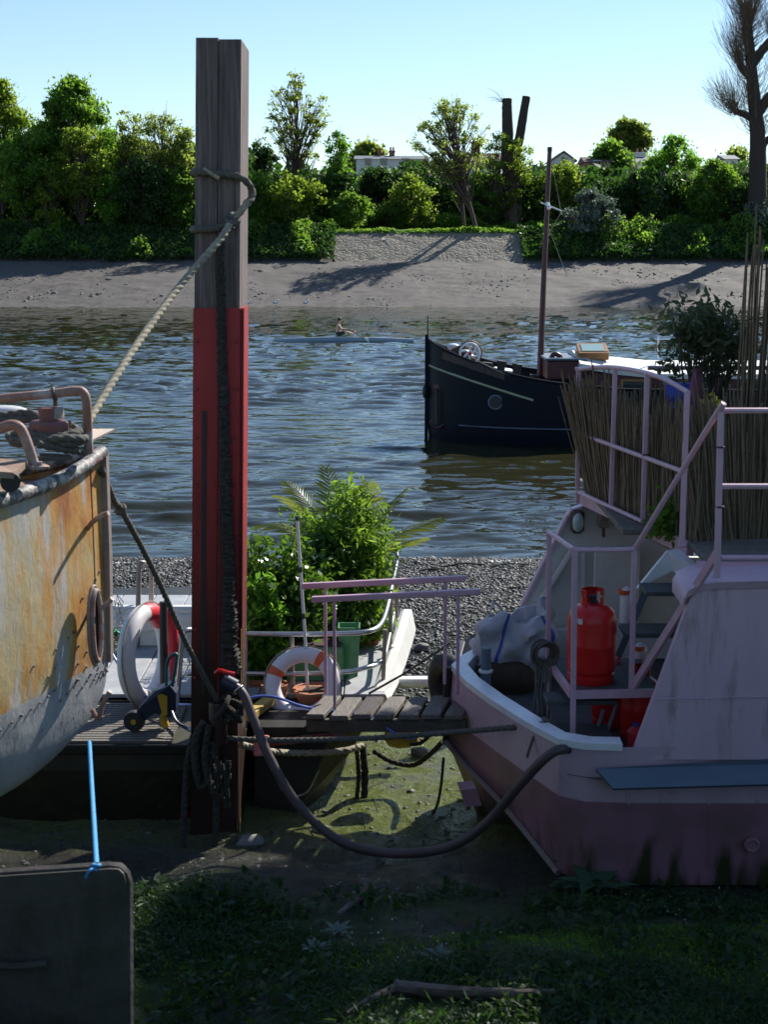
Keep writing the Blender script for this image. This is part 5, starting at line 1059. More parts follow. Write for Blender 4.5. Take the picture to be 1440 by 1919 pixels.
# stairs: platform, two treads up, two steps down
zp = 1.90; pf = thing('gas_platform', 'small dark step platform carrying the red gas bottle', 'platform', (1.2, 8.9, 1.47))
mb = MB(); a, b, c_, d = P(1028, 1264, 9.35), P(1072, 1294, 8.62), P(1195, 1294, 8.66), P(1235, 1275, 9.3); mb.prism([(a[0], a[1], zp), (b[0], b[1], zp), (c_[0]+.12, c_[1], zp), (c_[0]+.15, 9.35, zp)], (0, 0, -.03)); mb.build('top', 'dark_tread', pf, False)
mb = MB(); mb.bar((a[0], a[1], zp-.02), (b[0], b[1], zp-.02), .03, .05); mb.bar((b[0], b[1]-.01, zp-.02), (c_[0]+.1, c_[1]-.01, zp-.02), .03, .05); mb.build('frame', 'rail_pink', pf, False)
def tread(name, px0, px1, py, Y, dep, parent, th=.03):
    p, q = P(px0, py, Y), P(px1, py, Y); mb = MB(); mb.box(((p[0]+q[0])/2, Y+dep/2, (p[2]+q[2])/2), (q[0]-p[0], dep, th), bev=.004); return mb.build(name, 'dark_tread', parent, False)
stt = thing('boarding_stairs', 'short open stairs with dark treads climbing to the upper deck', 'stairs', (1.7, 9, 1.9))
tread('tread', 1172, 1286, 1192, 8.75, .26, stt); tread('tread', 1212, 1312, 1114, 8.72, .26, stt)
mb = MB(); mb.bar(P(1186, 1290, 8.68), P(1346, 1036, 8.0), .028, .045); mb.build('stringer', 'rail_pink', stt, False)
mb = MB(); mb.bar(P(1160, 1230, 9.1), P(1215, 1100, 9.05), .03, .045); mb.bar(P(1262, 1330, 8.9), P(1290, 1150, 8.9), .05, .3); mb.build('side_plate', 'slate_fender', stt, False)
lo = thing('boarding_steps', 'two dark steps below the gas bottle platform', 'steps', (1.2, 8.7, 1.47)); tread('tread', 1025, 1158, 1318, 8.72, .2, lo); tread('tread', 1046, 1146, 1380, 8.66, .2, lo)
for (a, b) in (((1158, 1318), (1128, 1400)), ((1132, 1330), (1112, 1395))):
    mb = MB(); mb.tube([P(*a, 8.85), P(*b, 8.8)], .013, n=8); mb.build('leg', 'slate_fender', lo)
# railings
def box_rail(name, label, posts, rails, r=.0165, cat='railing'):
    t = thing(name, label, cat, posts[0][1])
    for a, b in posts: mb = MB(); mb.bar(a, b, r*2, r*2, bev=.004); mb.build('post', 'rail_pink', t, False)
    for pts in rails:
        mb = MB(); mb.tube(pts, r, n=8); mb.build('rail', 'rail_pink', t)
    return t
box_rail('railing', 'pink tube railing round the gas bottle platform', [(P(1030, 1003, 9.35), P(1028, 1280, 9.35)), (P(1078, 1030, 8.6), P(1074, 1398, 8.6)), (P(1190, 1030, 8.66), P(1184, 1292, 8.66)), (P(1030, 1280, 9.34), P(1030, 1398, 9.2))],
         [catmull([P(1028, 1000, 9.35), P(1034, 1001, 9.27), P(1072, 1027, 8.66), P(1082, 1031, 8.6), P(1180, 1030, 8.65), P(1194, 1022, 8.64), P(1206, 1004, 8.58), P(1344, 776, 7.92), P(1353, 770, 7.9), P(1366, 770, 7.9), P(1470, 770, 7.9)], 6)])
cr_ = box_rail('railing', 'arched pink railing in front of the reed screen', [(P(1085, 692, 10.8), P(1083, 944, 10.8)), (P(1154, 690, 10.15), P(1146, 958, 10.15)), (P(1214, 700, 9.55), P(1206, 978, 9.55)), (P(1289, 738, 8.9), P(1279, 1018, 8.9))],
         [catmull([P(1083, 693, 10.8), P(1120, 689, 10.45), P(1160, 690, 10.1), P(1210, 699, 9.6), P(1250, 713, 9.25), P(1291, 736, 8.9)], 6), [P(1085, 812, 10.8), P(1281, 884, 8.95)], [P(1084, 922, 10.8), P(1205, 978, 9.5)]])
for (px, py, Yq) in ((1085, 688, 10.8), (1279, 1018, 8.9)):
    mb = MB(); mb.box(P(px, py+4, Yq), (.05, .05, .03), bev=.006); mb.build('post_cap', 'rail_pink', cr_, False)
box_rail('railing', 'pink upper deck railing at the right picture edge', [(P(1352, 772, 7.9), P(1345, 1082, 7.9)), (P(1560, 770, 7.9), P(1550, 1082, 7.9))], [[P(1352, 912, 7.9), P(1560, 912, 7.9)], [P(1352, 1046, 7.9), P(1560, 1046, 7.9)]])
for py in (840, 950, 1000): 
    pass
fr_ = box_rail('railing', 'pink railing along the far side of the upper deck', [(P(1342, 690, 10.8), P(1338, 930, 10.8)), (P(1520, 690, 10.8), P(1515, 930, 10.8))], [[P(1215, 690, 10.8), P(1600, 690, 10.8)]])
mb = MB()
for (px, py, Yq) in ((1351, 838, 7.9), (1350, 950, 7.9), (1211, 852, 9.55), (1083, 806, 10.8)):
    mb.torus(P(px, py, Yq), .022, .005, axis=(0, 0, 1), n=14, k=6)
o = mb.build('cable_tie', 'black_rubber'); tag(o, 'black cable ties strapping the reed screens to pink posts', 'cable tie')
# gas bottles
def gas(label, base, s=1.0, nm='gas_bottle', tilt=None):
    g = thing(nm, label, 'gas bottle', base); x, y, z = base; r = .158*s
    mb = MB(); mb.lathe(base, [(r*.93, 0), (r*.95, .005), (r*.95, .055*s), (r*.9, .06*s), (r*.98, .075*s), (r, .10*s), (r, .24*s), (r*1.008, .245*s), (r*1.008, .255*s), (r, .26*s), (r, .40*s), (r*.97, .435*s), (r*.86, .47*s), (r*.62, .497*s), (r*.3, .51*s), (.03, .513*s)], n=36); mb.build('body', 'red_gas', g, auto=50)
    mb = MB(); R = .068*s
    for k in range(25):
        a = -.75*math.pi+1.5*math.pi*k/24
    pr = [[Vector((x+(R+dx)*math.sin(a), y+(R+dx)*math.cos(a), z+hh)) for dx, hh in ((0, .495*s), (.007, .495*s), (.007, .60*s if abs(a) < 2.0 else .56*s), (0, .60*s if abs(a) < 2.0 else .56*s))] for a in [-.8*math.pi+1.6*math.pi*k/28 for k in range(29)]]
    low = [[p.copy() for p in ring] for ring in pr]
    # shroud with a hand opening: posts and a top ring
    for k0, k1 in ((0, 6), (11, 17), (22, 28)):
        mb.loft(pr[k0:k1+1], close=True, cap=True)
    mb.loft([[Vector((p[0].x, p[0].y, z+.575*s)), Vector((p[1].x, p[1].y, z+.575*s)), Vector((p[1].x, p[1].y, z+.603*s)), Vector((p[0].x, p[0].y, z+.603*s))] for p in pr], close=True, cap=True)
    mb.build('shroud', 'red_gas', g, auto=50)
    mb = MB(); mb.lathe((x, y, z+.51*s), [(.018*s, 0), (.018*s, .03*s), (.026*s, .032*s), (.026*s, .055*s), (0, .057*s)], n=12); mb.tube([(x, y, z+.53*s), (x+.02, y-.045*s, z+.53*s)], .011*s, n=8); mb.build('valve', 'black_rubber', g)
    return g
gc = Vector(P(1107, 1291, 8.86)); g1 = gas('red gas bottle standing on the step platform inside the pink rail', (gc.x, gc.y, zp+.001), 1.0)
mb = MB(); a0 = -math.pi/2-.75
mb.loft([[Vector((gc.x+.1595*math.cos(a), gc.y+.1595*math.sin(a), zp+z_)) for a in (a0, a0+.12, a0+.22)] for z_ in (.405, .44)]); mb.build('sticker', 'ring_white', g1, False)
gas('red gas bottle under the platform beside the pink cabin side', (P(1197, 1420, 9.0)[0], 9.0, 1.475), .8)
gas('second red gas bottle half hidden behind the lower steps', (P(1142, 1400, 9.25)[0], 9.25, 1.475), .8)
jc = thing('fuel_can', 'red plastic fuel can low beside the cabin side', 'fuel can', P(1205, 1400, 8.7)); c = Vector(P(1200, 1392, 8.72)); mb = MB(); mb.box((c.x, c.y, 1.55), (.16, .12, .17), bev=.035); mb.build('body', 'ring_red', jc, False); mb = MB(); mb.lathe((c.x-.03, c.y, 1.63), [(.02, 0), (.02, .03), (0, .032)], n=10); mb.build('cap', 'strap_blue', jc)
# bulk bag on the fore deck
bgz = thing('rubble_bag', 'crumpled white woven bulk bag with blue straps on the bow', 'bag', P(950, 1270, 10.35)); c = Vector(P(953, 1205, 10.35)); rn = random.Random(8)
mb = MB(); n_, m_ = 56, 30; rg_ = []; from mathutils import noise as mn
for i in range(m_+1):
    t = i/m_; ring = []
    for k in range(n_):
        a = 2*math.pi*k/n_; sq = 1/max(abs(math.cos(a)), abs(math.sin(a)))**.72; R = (.235+.06*math.sin(2.4*t+.5))*sq*(1 if t < .85 else 1-(t-.85)*1.2); R *= 1+.10*math.sin(3*a+5*t)*t+.07*math.sin(7*a-9*t)+.05*math.sin(5*a+16*t)+.16*(mn.turbulence(Vector((math.cos(a)*2.2, math.sin(a)*2.2, t*3.0)), 3, True)-.45)
        zz = 1.50+.50*t+.03*math.sin(5*a)*t-.10*max(0, math.cos(a-2.7))*t+.05*math.sin(2*a+1)*t; ring.append(Vector((c.x+R*math.cos(a)+.07*t, c.y+R*math.sin(a), zz)))
    rg_.append(ring)
inner = [[Vector((c.x+(p.x-c.x)*.9, c.y+(p.y-c.y)*.9, p.z-d_)) for p in rg_[-1]] for d_ in (.01, .12)]
mb.loft(rg_+inner, close=True); mb.add([tuple(p) for p in inner[-1]], [tuple(range(n_))]); mb.build('sack', 'bag_white', bgz, auto=55)
for k in (38, 48, 4):
    mb = MB(); mb.loft([[r[k]+(r[k]-Vector((c.x, c.y, r[k].z)))*.03, r[k].lerp(r[(k+1) % n_], .6)+(r[k]-Vector((c.x, c.y, r[k].z)))*.03] for r in rg_]); mb.build('strap', 'strap_blue', bgz, False)
mb = MB(); mb.tube(catmull([rg_[-1][18], rg_[-1][18]+Vector((-.03, 0, .09)), rg_[-1][24]+Vector((0, 0, .1)), rg_[-1][26]], 6), .012, n=6, flat=.4); mb.build('loop', 'bag_white', bgz)
mb = MB(); c2 = P(945, 1265, 10.0); mb.blob((c2[0], 10.05, 1.53), (.26, .16, .14), n=18, m=9, noise=.14, seed=5); o = mb.build('coal_sack', 'soil'); tag(o, 'low dark heap in front of the white bulk bag', 'sack')
mb = MB(); rn = random.Random(14)
c = Vector(P(1020, 1225, 9.2))
for k in range(7): mb.torus(c+Vector((rn.gauss(0,.012), rn.gauss(0,.02), rn.gauss(0,.012))), .06+.02*rn.random(), .011, axis=(.3+rn.gauss(0,.2), -1, rn.gauss(0,.2)), n=24, k=6)
for k in range(5):
    x = 1006+k*7; mb.tube(catmull([P(x, 1245, 9.18), P(x+rn.uniform(-6, 4), 1300, 9.1), P(x-6+rn.uniform(-5, 5), 1345+rn.uniform(-10, 30), 8.95), P(x-12, 1375+rn.uniform(-5, 12), 8.9)], 6), .010, n=6)
o = mb.build('rope_hank', 'rope_dark'); tag(o, 'dark hank of rope hung on the platform rail corner', 'rope')
mb = MB(); mb.torus(P(1022, 1358, 8.62), .035, .014, axis=(.2, .4, 1)); mb.torus(P(1028, 1352, 8.62), .03, .014, axis=(.6, .4, 1)); mb.tube(catmull([P(1012, 1362, 8.6), P(1000, 1384, 8.58), P(988, 1420, 8.55)], 6), .010, n=6); o = mb.build('rope_end', 'rope_dark'); tag(o, 'rope end made fast on the white gunwale corner', 'rope')
for lb, a, b, r_ in (('tall white cylinder fender standing behind the stairs', (1175, 1180), (1172, 1100), .05), ('white cylinder fender below the stairs', (1200, 1245), (1198, 1205), .05)):
    t = thing('fender', lb, 'fender', P(*a, 9.6)); mb = MB(); p, q = Vector(P(*a, 9.6)), Vector(P(*b, 9.6)); L = (q-p).length; mb.lathe(p, [(.01, 0), (r_*.8, .02), (r_, .06), (r_, L-.06), (r_*.8, L-.02), (.01, L)], n=16); mb.build('body', 'ring_white', t); mb = MB(); mb.lathe(q-Vector((0,0,.05)), [(r_*1.02, 0), (r_*1.02, .03)], n=16); mb.build('band', 'ring_orange', t)
# reed screens (each cane is a few pixels wide: joined)
def reeds(label, base, n, top, seed, lean=lambda u: (0, 0), w_=.008, sparse=0, jit=.05, nm='reed_screen', dy=.03):
    rn = random.Random(seed); t = thing(nm, label, 'reed screen', base(0)); mb = MB()
    for k in range(n):
        u = (k+rn.random())/n; b = Vector(base(u))+Vector((rn.gauss(0, .008), rn.gauss(0, dy), 0)); h = top(u)*(1+rn.gauss(0, jit)); lx, ly = lean(u)
        e = b+Vector((lx+rn.gauss(0, .025), ly+rn.gauss(0, .025), h)); m = b.lerp(e, .5)+Vector((rn.gauss(0, .01), rn.gauss(0, .01), 0)); r = w_*rn.uniform(.6, 1.25)
        mb.tube([b, m, e], lambda q, r=r: r*(1-.25*q), n=4, cap=False)
    c = mb.build('canes', 'reed', t, False); c['kind'] = 'stuff'
    for f in (.28, .72):
        mb = MB(); mb.tube([Vector(base(i/10))+Vector((lean(i/10)[0]*f, -.03+lean(i/10)[1]*f, top(i/10)*f)) for i in range(11)], .004, n=4); mb.build('wire', 'brown_metal', t)
    return t
A_, B_ = Vector((1.56, 10.78, ZD)), Vector((1.99, 8.95, ZD))
reeds('splayed reed screen tied inside the arched pink railing', lambda u: A_.lerp(B_, u), 480, lambda u: .80-.10*u+.06*math.sin(9*u), 71, lambda u: (-.20*max(0, 1-u*2.6), .05), dy=.035, w_=.0058, jit=.10)
reeds('reed screen behind the stair handrail', lambda u: Vector((2.02, 8.98, ZD)).lerp(Vector((3.3, 9.25, ZD)), u), 420, lambda u: .74+.10*math.sin(7*u+1), 72, lambda u: (-.16*max(0, 1-u*3), 0), w_=.006, jit=.1)
reeds('tall dark reed screen rising at the right picture edge', lambda u: Vector((2.50, 9.95, ZD)).lerp(Vector((5.6, 10.1, ZD)), u), 520, lambda u: (1.45+.55*min(1, u*9) if u > .035 else 1.9)+.05*math.sin(30*u), 73, lambda u: (.03, 0), w_=.0085, dy=.05, jit=.04)
reeds('lower reed screen on the far side of the upper deck', lambda u: Vector((1.62, 10.86, ZD)).lerp(Vector((6, 10.9, ZD)), u), 520, lambda u: .72+.05*math.sin(12*u), 74)
# unseen cabin added beyond the picture edge for the shade it casts
mb = MB(); mb.box((5.3, 9.9, 3.75), (3.6, 2.6, 1.9), bev=.03); cb = mb.build('shade_cabin', 'pink_paint', pb, False); mb = MB(); mb.box((5.3, 9.9, 4.76), (3.9, 2.9, .1), bev=.03); mb.build('cabin_roof', 'white_paint', cb, False)
# things on the upper deck
ol = thing('olive_bush', 'grey-green olive bush with pale stems on the houseboat deck', 'plant', (2.33, 10.45, ZD)); pot((2.33, 10.45, ZD), .18, .3, 'terracotta', ol); mb = MB(); rn = random.Random(21); rg = np.random.default_rng(21); C = []
for k in range(26):
    e = Vector(P(1330+rn.gauss(0, 32), 632+rn.gauss(0, 34), 10.45+rn.gauss(0, .2))); s_ = Vector((2.33+rn.gauss(0, .03), 10.45, ZD+.28)); pts = branch(mb, s_, e, .013, .004, rn, .08, 6, 5); C.append(np.array(e)+rg.normal(0, .08, (70, 3)))
mb.build('stems', 'bark', ol); leaves_mesh('foliage', np.concatenate(C), .03, 'leaf_olive_bush', ol, aspect=2.6, rng=rg)
dk = thing('cable_drum', 'plum coloured round disc standing on the upper deck', 'drum', P(1305, 770, 10.2)); c = Vector(P(1303, 742, 10.2)); mb = MB(); mb.lathe(c, [(0, 0), (.19, 0), (.195, .01), (.19, .025), (0, .025)], n=32, axis=(1, -.45, 0)); mb.build('flange', 'plum', dk); mb = MB(); mb.lathe(c, [(.08, -.2), (.08, 0)], n=18, axis=(1, -.45, 0)); mb.build('core', 'strap_blue', dk)
bk = thing('bucket', 'blue bucket on the upper deck left of the plum disc', 'bucket', P(1270, 765, 10.3)); c = P(1272, 764, 10.3); mb = MB(); mb.lathe(c, [(.085, 0), (.11, .17), (.115, .175), (.105, .175), (.08, .02)], n=20); mb.build('pail', 'blue_pipe', bk)
fl = thing('flower_pot', 'pot of yellow flowers at the upper deck edge', 'plant', (2.05, 9.15, ZD)); pot(P(1338, 790, 9.6), .06, .1, 'terracotta', fl); rg = np.random.default_rng(5); C = np.array(P(1337, 764, 9.6))+rg.normal(0, .035, (90, 3)); leaves_mesh('petals', C, .03, 'yellow_flower', fl, rng=rg)
pl2 = thing('trailing_plant', 'green trailing plant hanging at the deck edge under the reeds', 'plant', P(1258, 990, 9.3)); rg = np.random.default_rng(6); pot(P(1262, 1000, 9.3), .09, .12, 'terracotta', pl2); C = np.array(P(1256, 975, 9.25))+rg.normal(0, .06, (420, 3))*np.array([1, 1, 1.1]); leaves_mesh('foliage', C, .035, 'leaf_mid', pl2, rng=rg)
# gangplank
gk = thing('gangplank', 'wooden gangplank of separate boards with pink handrails', 'gangplank', (-.1, 9.9, 1.36))
pa, pbb = Vector((-.52, 9.98, 1.345)), Vector((.62, 9.72, 1.43))
d_ = (pbb-pa).normalized(); n_ = Vector((-d_.y, d_.x, 0)).normalized()
for s_ in (-.16, .16):
    mb = MB(); mb.bar(pa+n_*s_+Vector((0,0,-.075)), pbb+n_*s_+Vector((0,0,-.075)), .05, .09, bev=.006); mb.build('bearer', 'timber_dark', gk, False)
L_ = (pbb-pa).length; rn = random.Random(2)
for k in range(7):
    c = pa+d_*(L_*(k+.5)/7); mb = MB(); M = Matrix((d_, n_, d_.cross(n_))).transposed(); w2 = L_/7*.80
    mb.box(c+Vector((0, 0, rn.uniform(-.006, .008))), (w2, .44+rn.uniform(-.02, .02), .038), M=M@Matrix.Rotation(rn.uniform(-.03, .03), 3, 'Z'), bev=.006); bd = mb.build('board', 'deck_board' if k != 2 else 'timber_grey', gk, False)
    if k == 2:
        mb = MB()
        for j in range(7): mb.bar(c+n_*-.2+d_*(-w2/2+w2*(j+.5)/7)+Vector((0,0,.022)), c+n_*.2+d_*(-w2/2+w2*(j+.5)/7)+Vector((0,0,.022)), .008, .008)
        mb.build('grip_strip', 'black_rubber', bd, False)
for side, (r0, r1, p0, p1, Yq) in enumerate((((584, 1124), (902, 1109), (627, 1330), (860, 1302), 9.78), ((566, 1099), (874, 1084), (610, 1302), (836, 1282), 10.05))):
    mb = MB(); a, b = Vector(P(*r0, Yq)), Vector(P(*r1, Yq-.12)); mb.bar(a, b, .042, .042, bev=.006); hr_ = mb.build('handrail', 'rail_pink', gk, False)
    for pp, fx in ((p0, (p0[0]-r0[0])/(r1[0]-r0[0])), (p1, (p1[0]-r0[0])/(r1[0]-r0[0]))):
        t_ = a.lerp(b, fx); bt2 = Vector(P(*pp, t_.y)); mb = MB(); mb.tube([t_, (t_.x, t_.y, bt2.z)], .0125, n=8); mb.build('rail_post', 'rail_pink', gk)
# fenders, dark rubber tyre and rope between the boats
fd = thing('fender', 'yellowed oval fender hanging under the gangplank', 'fender', P(752, 1360, 10.3)); c = Vector(P(752, 1382, 10.3)); mb = MB(); mb.lathe(c-Vector((.13, 0, 0)), [(.01, 0), (.07, .03), (.095, .10), (.095, .18), (.07, .25), (.01, .28)], n=20, axis=(1, 0, .1)); mb.build('body', 'yellow_wood', fd)
ty = thing('tyre', 'black tyre fender wedged at the pink bow', 'tyre', P(840, 1300, 10.15)); mb = MB(); mb.torus(P(845, 1292, 10.15), .20, .075, axis=(.9, .45, .1), n=32, k=12, sy=1); mb.build('tread', 'black_rubber', ty)
mb = MB(); mb.box(P(775, 1278, 11.3), (.5, .12, .07), bev=.015); o = mb.build('white_board', 'white_paint', None, False); tag(o, 'white board lying on the shingle behind the gangplank', 'board')
mb = MB(); mb.tube([P(692, 1300, 10.5), P(760, 1262, 10.4), P(845, 1205, 10.2)], .009, n=6); o = mb.build('thin_line', 'rope_dark'); tag(o, 'thin dark line slanting above the gangplank to the pink bow', 'rope')
for lb, pts, r_ in (('dark rope sagging from the stern boat to the pink bow', [(700, 1408, 10.4), (735, 1428, 10.4), (775, 1434, 10.35), (805, 1415, 10.3), (830, 1390, 10.2)], .018),
                    ('thin rope running from the pink bow down across the mud', [(832, 1420, 10.0), (826, 1480, 9.95), (815, 1520, 9.9), (790, 1545, 9.85), (740, 1545, 9.9), (680, 1542, 10.0)], .010),
                    ('bundle of wet ropes hanging down the stern boat bow', [(680, 1395, 10.35), (684, 1450, 10.3), (682, 1510, 10.25), (668, 1545, 10.2), (640, 1552, 10.1)], .026),
                    ('second wet rope beside the stern boat bow', [(668, 1398, 10.3), (672, 1460, 10.28), (664, 1520, 10.2), (650, 1548, 10.1)], .015),
                    ('short dark rope tail below the gangplank end', [(832, 1350, 9.9), (812, 1372, 9.95), (790, 1392, 10.0), (768, 1396, 10.0)], .013)):
    mb = MB(); mb.rope(catmull([P(*p) for p in pts], 8), r_); o = mb.build('rope', 'rope_weed'); tag(o, lb, 'rope')
mb = MB(); mb.tube(catmull([P(507, 1420, 9.9), P(520, 1465, 9.85), P(540, 1490, 9.8), P(575, 1485, 9.85), P(600, 1440, 10.0)], 8), .004, n=5); o = mb.build('thin_wire', 'clear_wire'); tag(o, 'thin pale wire looped below the stern boat', 'wire')
bk2 = thing('blue_boat', 'dark blue tender bow behind the gangplank end', 'boat', P(870, 1290, 11.9)); mb = MB(); a = [P(845, 1300, 11.6), P(858, 1215, 11.8), P(882, 1192, 11.9), P(905, 1200, 12.2), P(910, 1300, 12.2)]; mb.prism(a, (.3, .5, 0)); mb.build('hull', 'navy_plastic', bk2, False); mb = MB(); mb.bar(P(850, 1262, 11.55), P(866, 1202, 11.75), .05, .03); mb.build('bow_band', 'ring_white', bk2, False)

# weld seams and scuffs on the pink plating
for a, b in (((1228, 1310), (1440, 1306)), ((1330, 1112), (1322, 1420))):
    mb = MB(); mb.tube([P(*a, 8.165), P(*b, 8.155)], .004, n=5); mb.build('weld_seam', 'pink_paint', pb)
for px in (1180, 1330):
    mb = MB(); mb.tube([P(px, 1490, 8.215), P(px+1, 1560, 8.27), P(px+2, 1630, 8.33)], .004, n=5); mb.build('weld_seam', 'pink_hull', pb)
# ------------------------------------------------------------------ navy barge out on the river
nb = thing('navy_barge', 'navy blue sailing barge moored in mid-stream with white roof', 'barge', (6, 36.6, 0))
XS = P(800, 838, 36.6)[0]
stn = [(XS+.02, .02, 2.50), (XS+.25, .55, 2.36), (XS+.7, 1.05, 2.16), (XS+1.3, 1.45, 1.95), (XS+2.1, 1.78, 1.72), (XS+3.0, 1.95, 1.56), (XS+4.2, 2.02, 1.45), (XS+6, 2.05, 1.38), (XS+16, 2.05, 1.38)]
def nbp(x): 
    xs_ = [s[0] for s in stn]; return np.interp(x, xs_, [s[1] for s in stn]), np.interp(x, xs_, [s[2] for s in stn])
cm = catmull([Vector(s) for s in stn], 5); YC = 36.6
mb = MB()
for s_ in (-1, 1):
    mb.loft([[Vector((p.x, YC+s_*max(.02, p.y), p.z)), Vector((p.x+.0, YC+s_*max(.02, p.y)*1.0, p.z*.6)), Vector((p.x+.0, YC+s_*max(.02, p.y*.99), .45)), Vector((p.x+.04, YC+s_*max(.015, p.y*.96), -.1)), Vector((p.x+.3, YC+s_*max(.01, p.y*.8), -.8))] for p in cm])
mb.build('hull', 'navy_hull', nb, auto=50)
mb = MB(); mb.loft([[Vector((p.x, YC-max(.02, p.y)+.02, p.z-.28)), Vector((p.x, YC+max(.02, p.y)-.02, p.z-.28))] for p in cm]); mb.build('deck', 'steel_dull', nb, False)
for s_ in (-1, 1):
    mb = MB(); mb.tube([Vector((p.x, YC+s_*max(.02, p.y), p.z+.01)) for p in cm], .035, n=8); mb.build('gunwale', 'navy_hull', nb)
def hullside(xa_, xb_, zf, r, name, m, n=20, flat=None):
    mb = MB(); mb.tube([Vector((x, YC-float(nbp(x)[0])-.015, zf(x))) for x in np.linspace(xa_, xb_, n)], r, n=6, flat=flat); return mb.build(name, m, nb)
hullside(XS+.06, XS+2.55, lambda x: 1.86-.29*(x-XS), .03, 'stripe', 'stripe_pale')
hullside(XS+.1, XS+14, lambda x: .42, .018, 'chine_line', 'slate_fender')
mb = MB(); rows = []
for x in np.linspace(XS+.36, XS+1.85, 14):
    b_, z_ = nbp(x); zc = 2.14-.30*(x-XS-.36); rows.append([Vector((x, YC-b_-.012, zc+.1)), Vector((x, YC-b_-.045, zc+.09)), Vector((x, YC-b_-.045, zc-.09)), Vector((x, YC-b_-.012, zc-.1))])
mb.loft(rows, close=True, cap=True); mb.build('name_board', 'name_board', nb, False)
b_, _ = nbp(P(929, 754, 35)[0]); c = Vector((P(929, 754, 35)[0], YC-float(b_)-.06, P(929, 754, YC-b_)[2])); mb = MB(); mb.torus(c, .165, .025, axis=(0, 1, 0), n=28, k=8); ph_ = mb.build('porthole', 'slate_fender', nb); mb = MB(); mb.lathe(c, [(0, 0), (.16, 0), (.16, .02)], n=24, axis=(0, -1, 0)); mb.build('pane', 'glass_dark', ph_)
c = Vector((XS+.22, YC-.62, P(815, 728, 36)[2])); mb = MB(); mb.lathe(c, [(.04, -.1), (.10, -.08), (.11, -.05), (.06, -.03)], n=20, axis=(-.4, -1, 0)); hp_ = mb.build('hawse_pipe', 'maroon', nb)
mb = MB(); mb.tube([c+Vector((0, -.06, -.05)), c+Vector((.02, -.05, -.9))], .03, n=8); mb.tube(catmull([c+Vector((-.18, -.05, -.85)), c+Vector((0, -.06, -1.02)), c+Vector((.3, -.12, -.8)), c+Vector((.34, -.12, -.55))], 6), .03, n=8); mb.build('anchor', 'maroon', nb)
mb = MB(); mb.blob((XS-.05, YC-.05, P(795, 735, 36.5)[2]), (.07, .1, .17), n=12, m=8, noise=.05); mb.build('bow_fender', 'black_rubber', nb)
mb = MB(); mb.bar((XS-.01, YC, -.3), (XS-.01, YC, 2.62), .09, .1); mb.build('stem_post', 'navy_hull', nb, False)
mb = MB(); mb.tube([P(803, 655, 36.6), P(802, 592, 36.6)], .016, n=6); mb.build('flag_staff', 'black_rubber', nb)
# windlass with white spoked wheel
wd_ = thing('windlass', 'brown windlass with white curved-spoke wheel on the barge bow', 'windlass', P(870, 690, 36.3)); wc = Vector(P(881, 663, 35.9))
mb = MB(); mb.torus(wc, .255, .028, axis=(.12, -1, .05), n=40, k=8); wh_ = mb.build('wheel_rim', 'boat_white', wd_)
for k in range(6):
    a = k*math.pi/3; mb = MB(); mb.tube([wc+Vector((math.cos(a+.9*t)*.25*t, -.0+.12*math.cos(a+.9*t)*.25*t, math.sin(a+.9*t)*.25*t)) for t in [i/8 for i in range(9)]], .03, n=6); mb.build('spoke', 'boat_white', wh_)
mb = MB(); mb.lathe(wc, [(0, -.03), (.045, -.03), (.045, .03), (0, .03)], n=14, axis=(.12, -1, .05)); mb.build('hub', 'ring_red', wh_)
mb = MB(); mb.torus(wc+Vector((.02, .1, .01)), .28, .03, axis=(.12, -1, .05), n=36, k=8); mb.lathe(wc+Vector((0, .15, 0)), [(.16, 0), (.16, .5), (.12, .55)], n=18, axis=(0, 1, 0)); mb.build('drum', 'brown_metal', wd_)
mb = MB(); mb.prism([P(843, 675, 36.3), P(848, 655, 36.3), P(862, 648, 36.3), P(885, 650, 36.3), P(900, 680, 36.3), P(906, 698, 36.3), P(850, 695, 36.3)], (0, .3, 0)); mb.build('frame', 'brown_metal', wd_, False)
mb = MB(); mb.blob(P(850, 650, 36.5), (.16, .12, .08), n=12, m=7); mb.build('cover', 'boat_white', wd_)
for px, py, lb in ((911, 689, 'first dark bollard aft of the spoked wheel'), (938, 686, 'second dark bollard aft of the spoked wheel'), (967, 692, 'third dark bollard nearest the barge mast'), (1000, 712, 'dark bollard right beside the barge mast foot')):
    t = thing('bollard', lb, 'bollard', P(px, py+14, 35.6)); mb = MB(); p = Vector(P(px, py+16, 35.6)); mb.lathe(p, [(.10, 0), (.10, .27), (.13, .28), (.13, .34), (0, .345)], n=14, axis=(.12, 0, 1)); mb.build('post', 'black_rubber', t)
mb = MB(); a = P(945, 712, 36); mb.prism([P(918, 700, 36), P(934, 693, 36), P(965, 697, 36), P(967, 712, 36), P(925, 712, 36)], (0, 1.0, 0)); o = mb.build('fore_hatch', 'roof_white', nb, False)
# mast
ms = thing('barge_mast', 'dark reddish mast with small crosstree on the navy barge', 'mast', P(1013, 715, 36.6)); mb = MB(); mb.tube([P(1012, 725, 36.6), P(1020, 520, 36.6), P(1031, 282, 36.6)], lambda t: .085-.03*t, n=10); mb.build('pole', 'maroon', ms)
mb = MB(); mb.tube([P(1031, 284, 36.6), P(1031, 276, 36.6)], .06, n=10); mb.build('cap', 'black_rubber', ms)
mb = MB(); mb.tube([P(1014, 380, 36.6), P(1054, 396, 36.2)], .02, n=6); mb.tube([P(1026, 378, 36.6), P(1030, 392, 36.5)], .05, n=8); mb.build('crosstree', 'boat_white', ms)
mb = MB()
for a, b in (((1032, 290), (1052, 395)), ((1054, 396), (1028, 440)), ((1030, 430), (1064, 520)), ((1086, 575), (1108, 630))): mb.tube([P(*a, 36.4), P(*b, 36.4)], .008, n=4)
mb.build('stays', 'rope_light', ms)
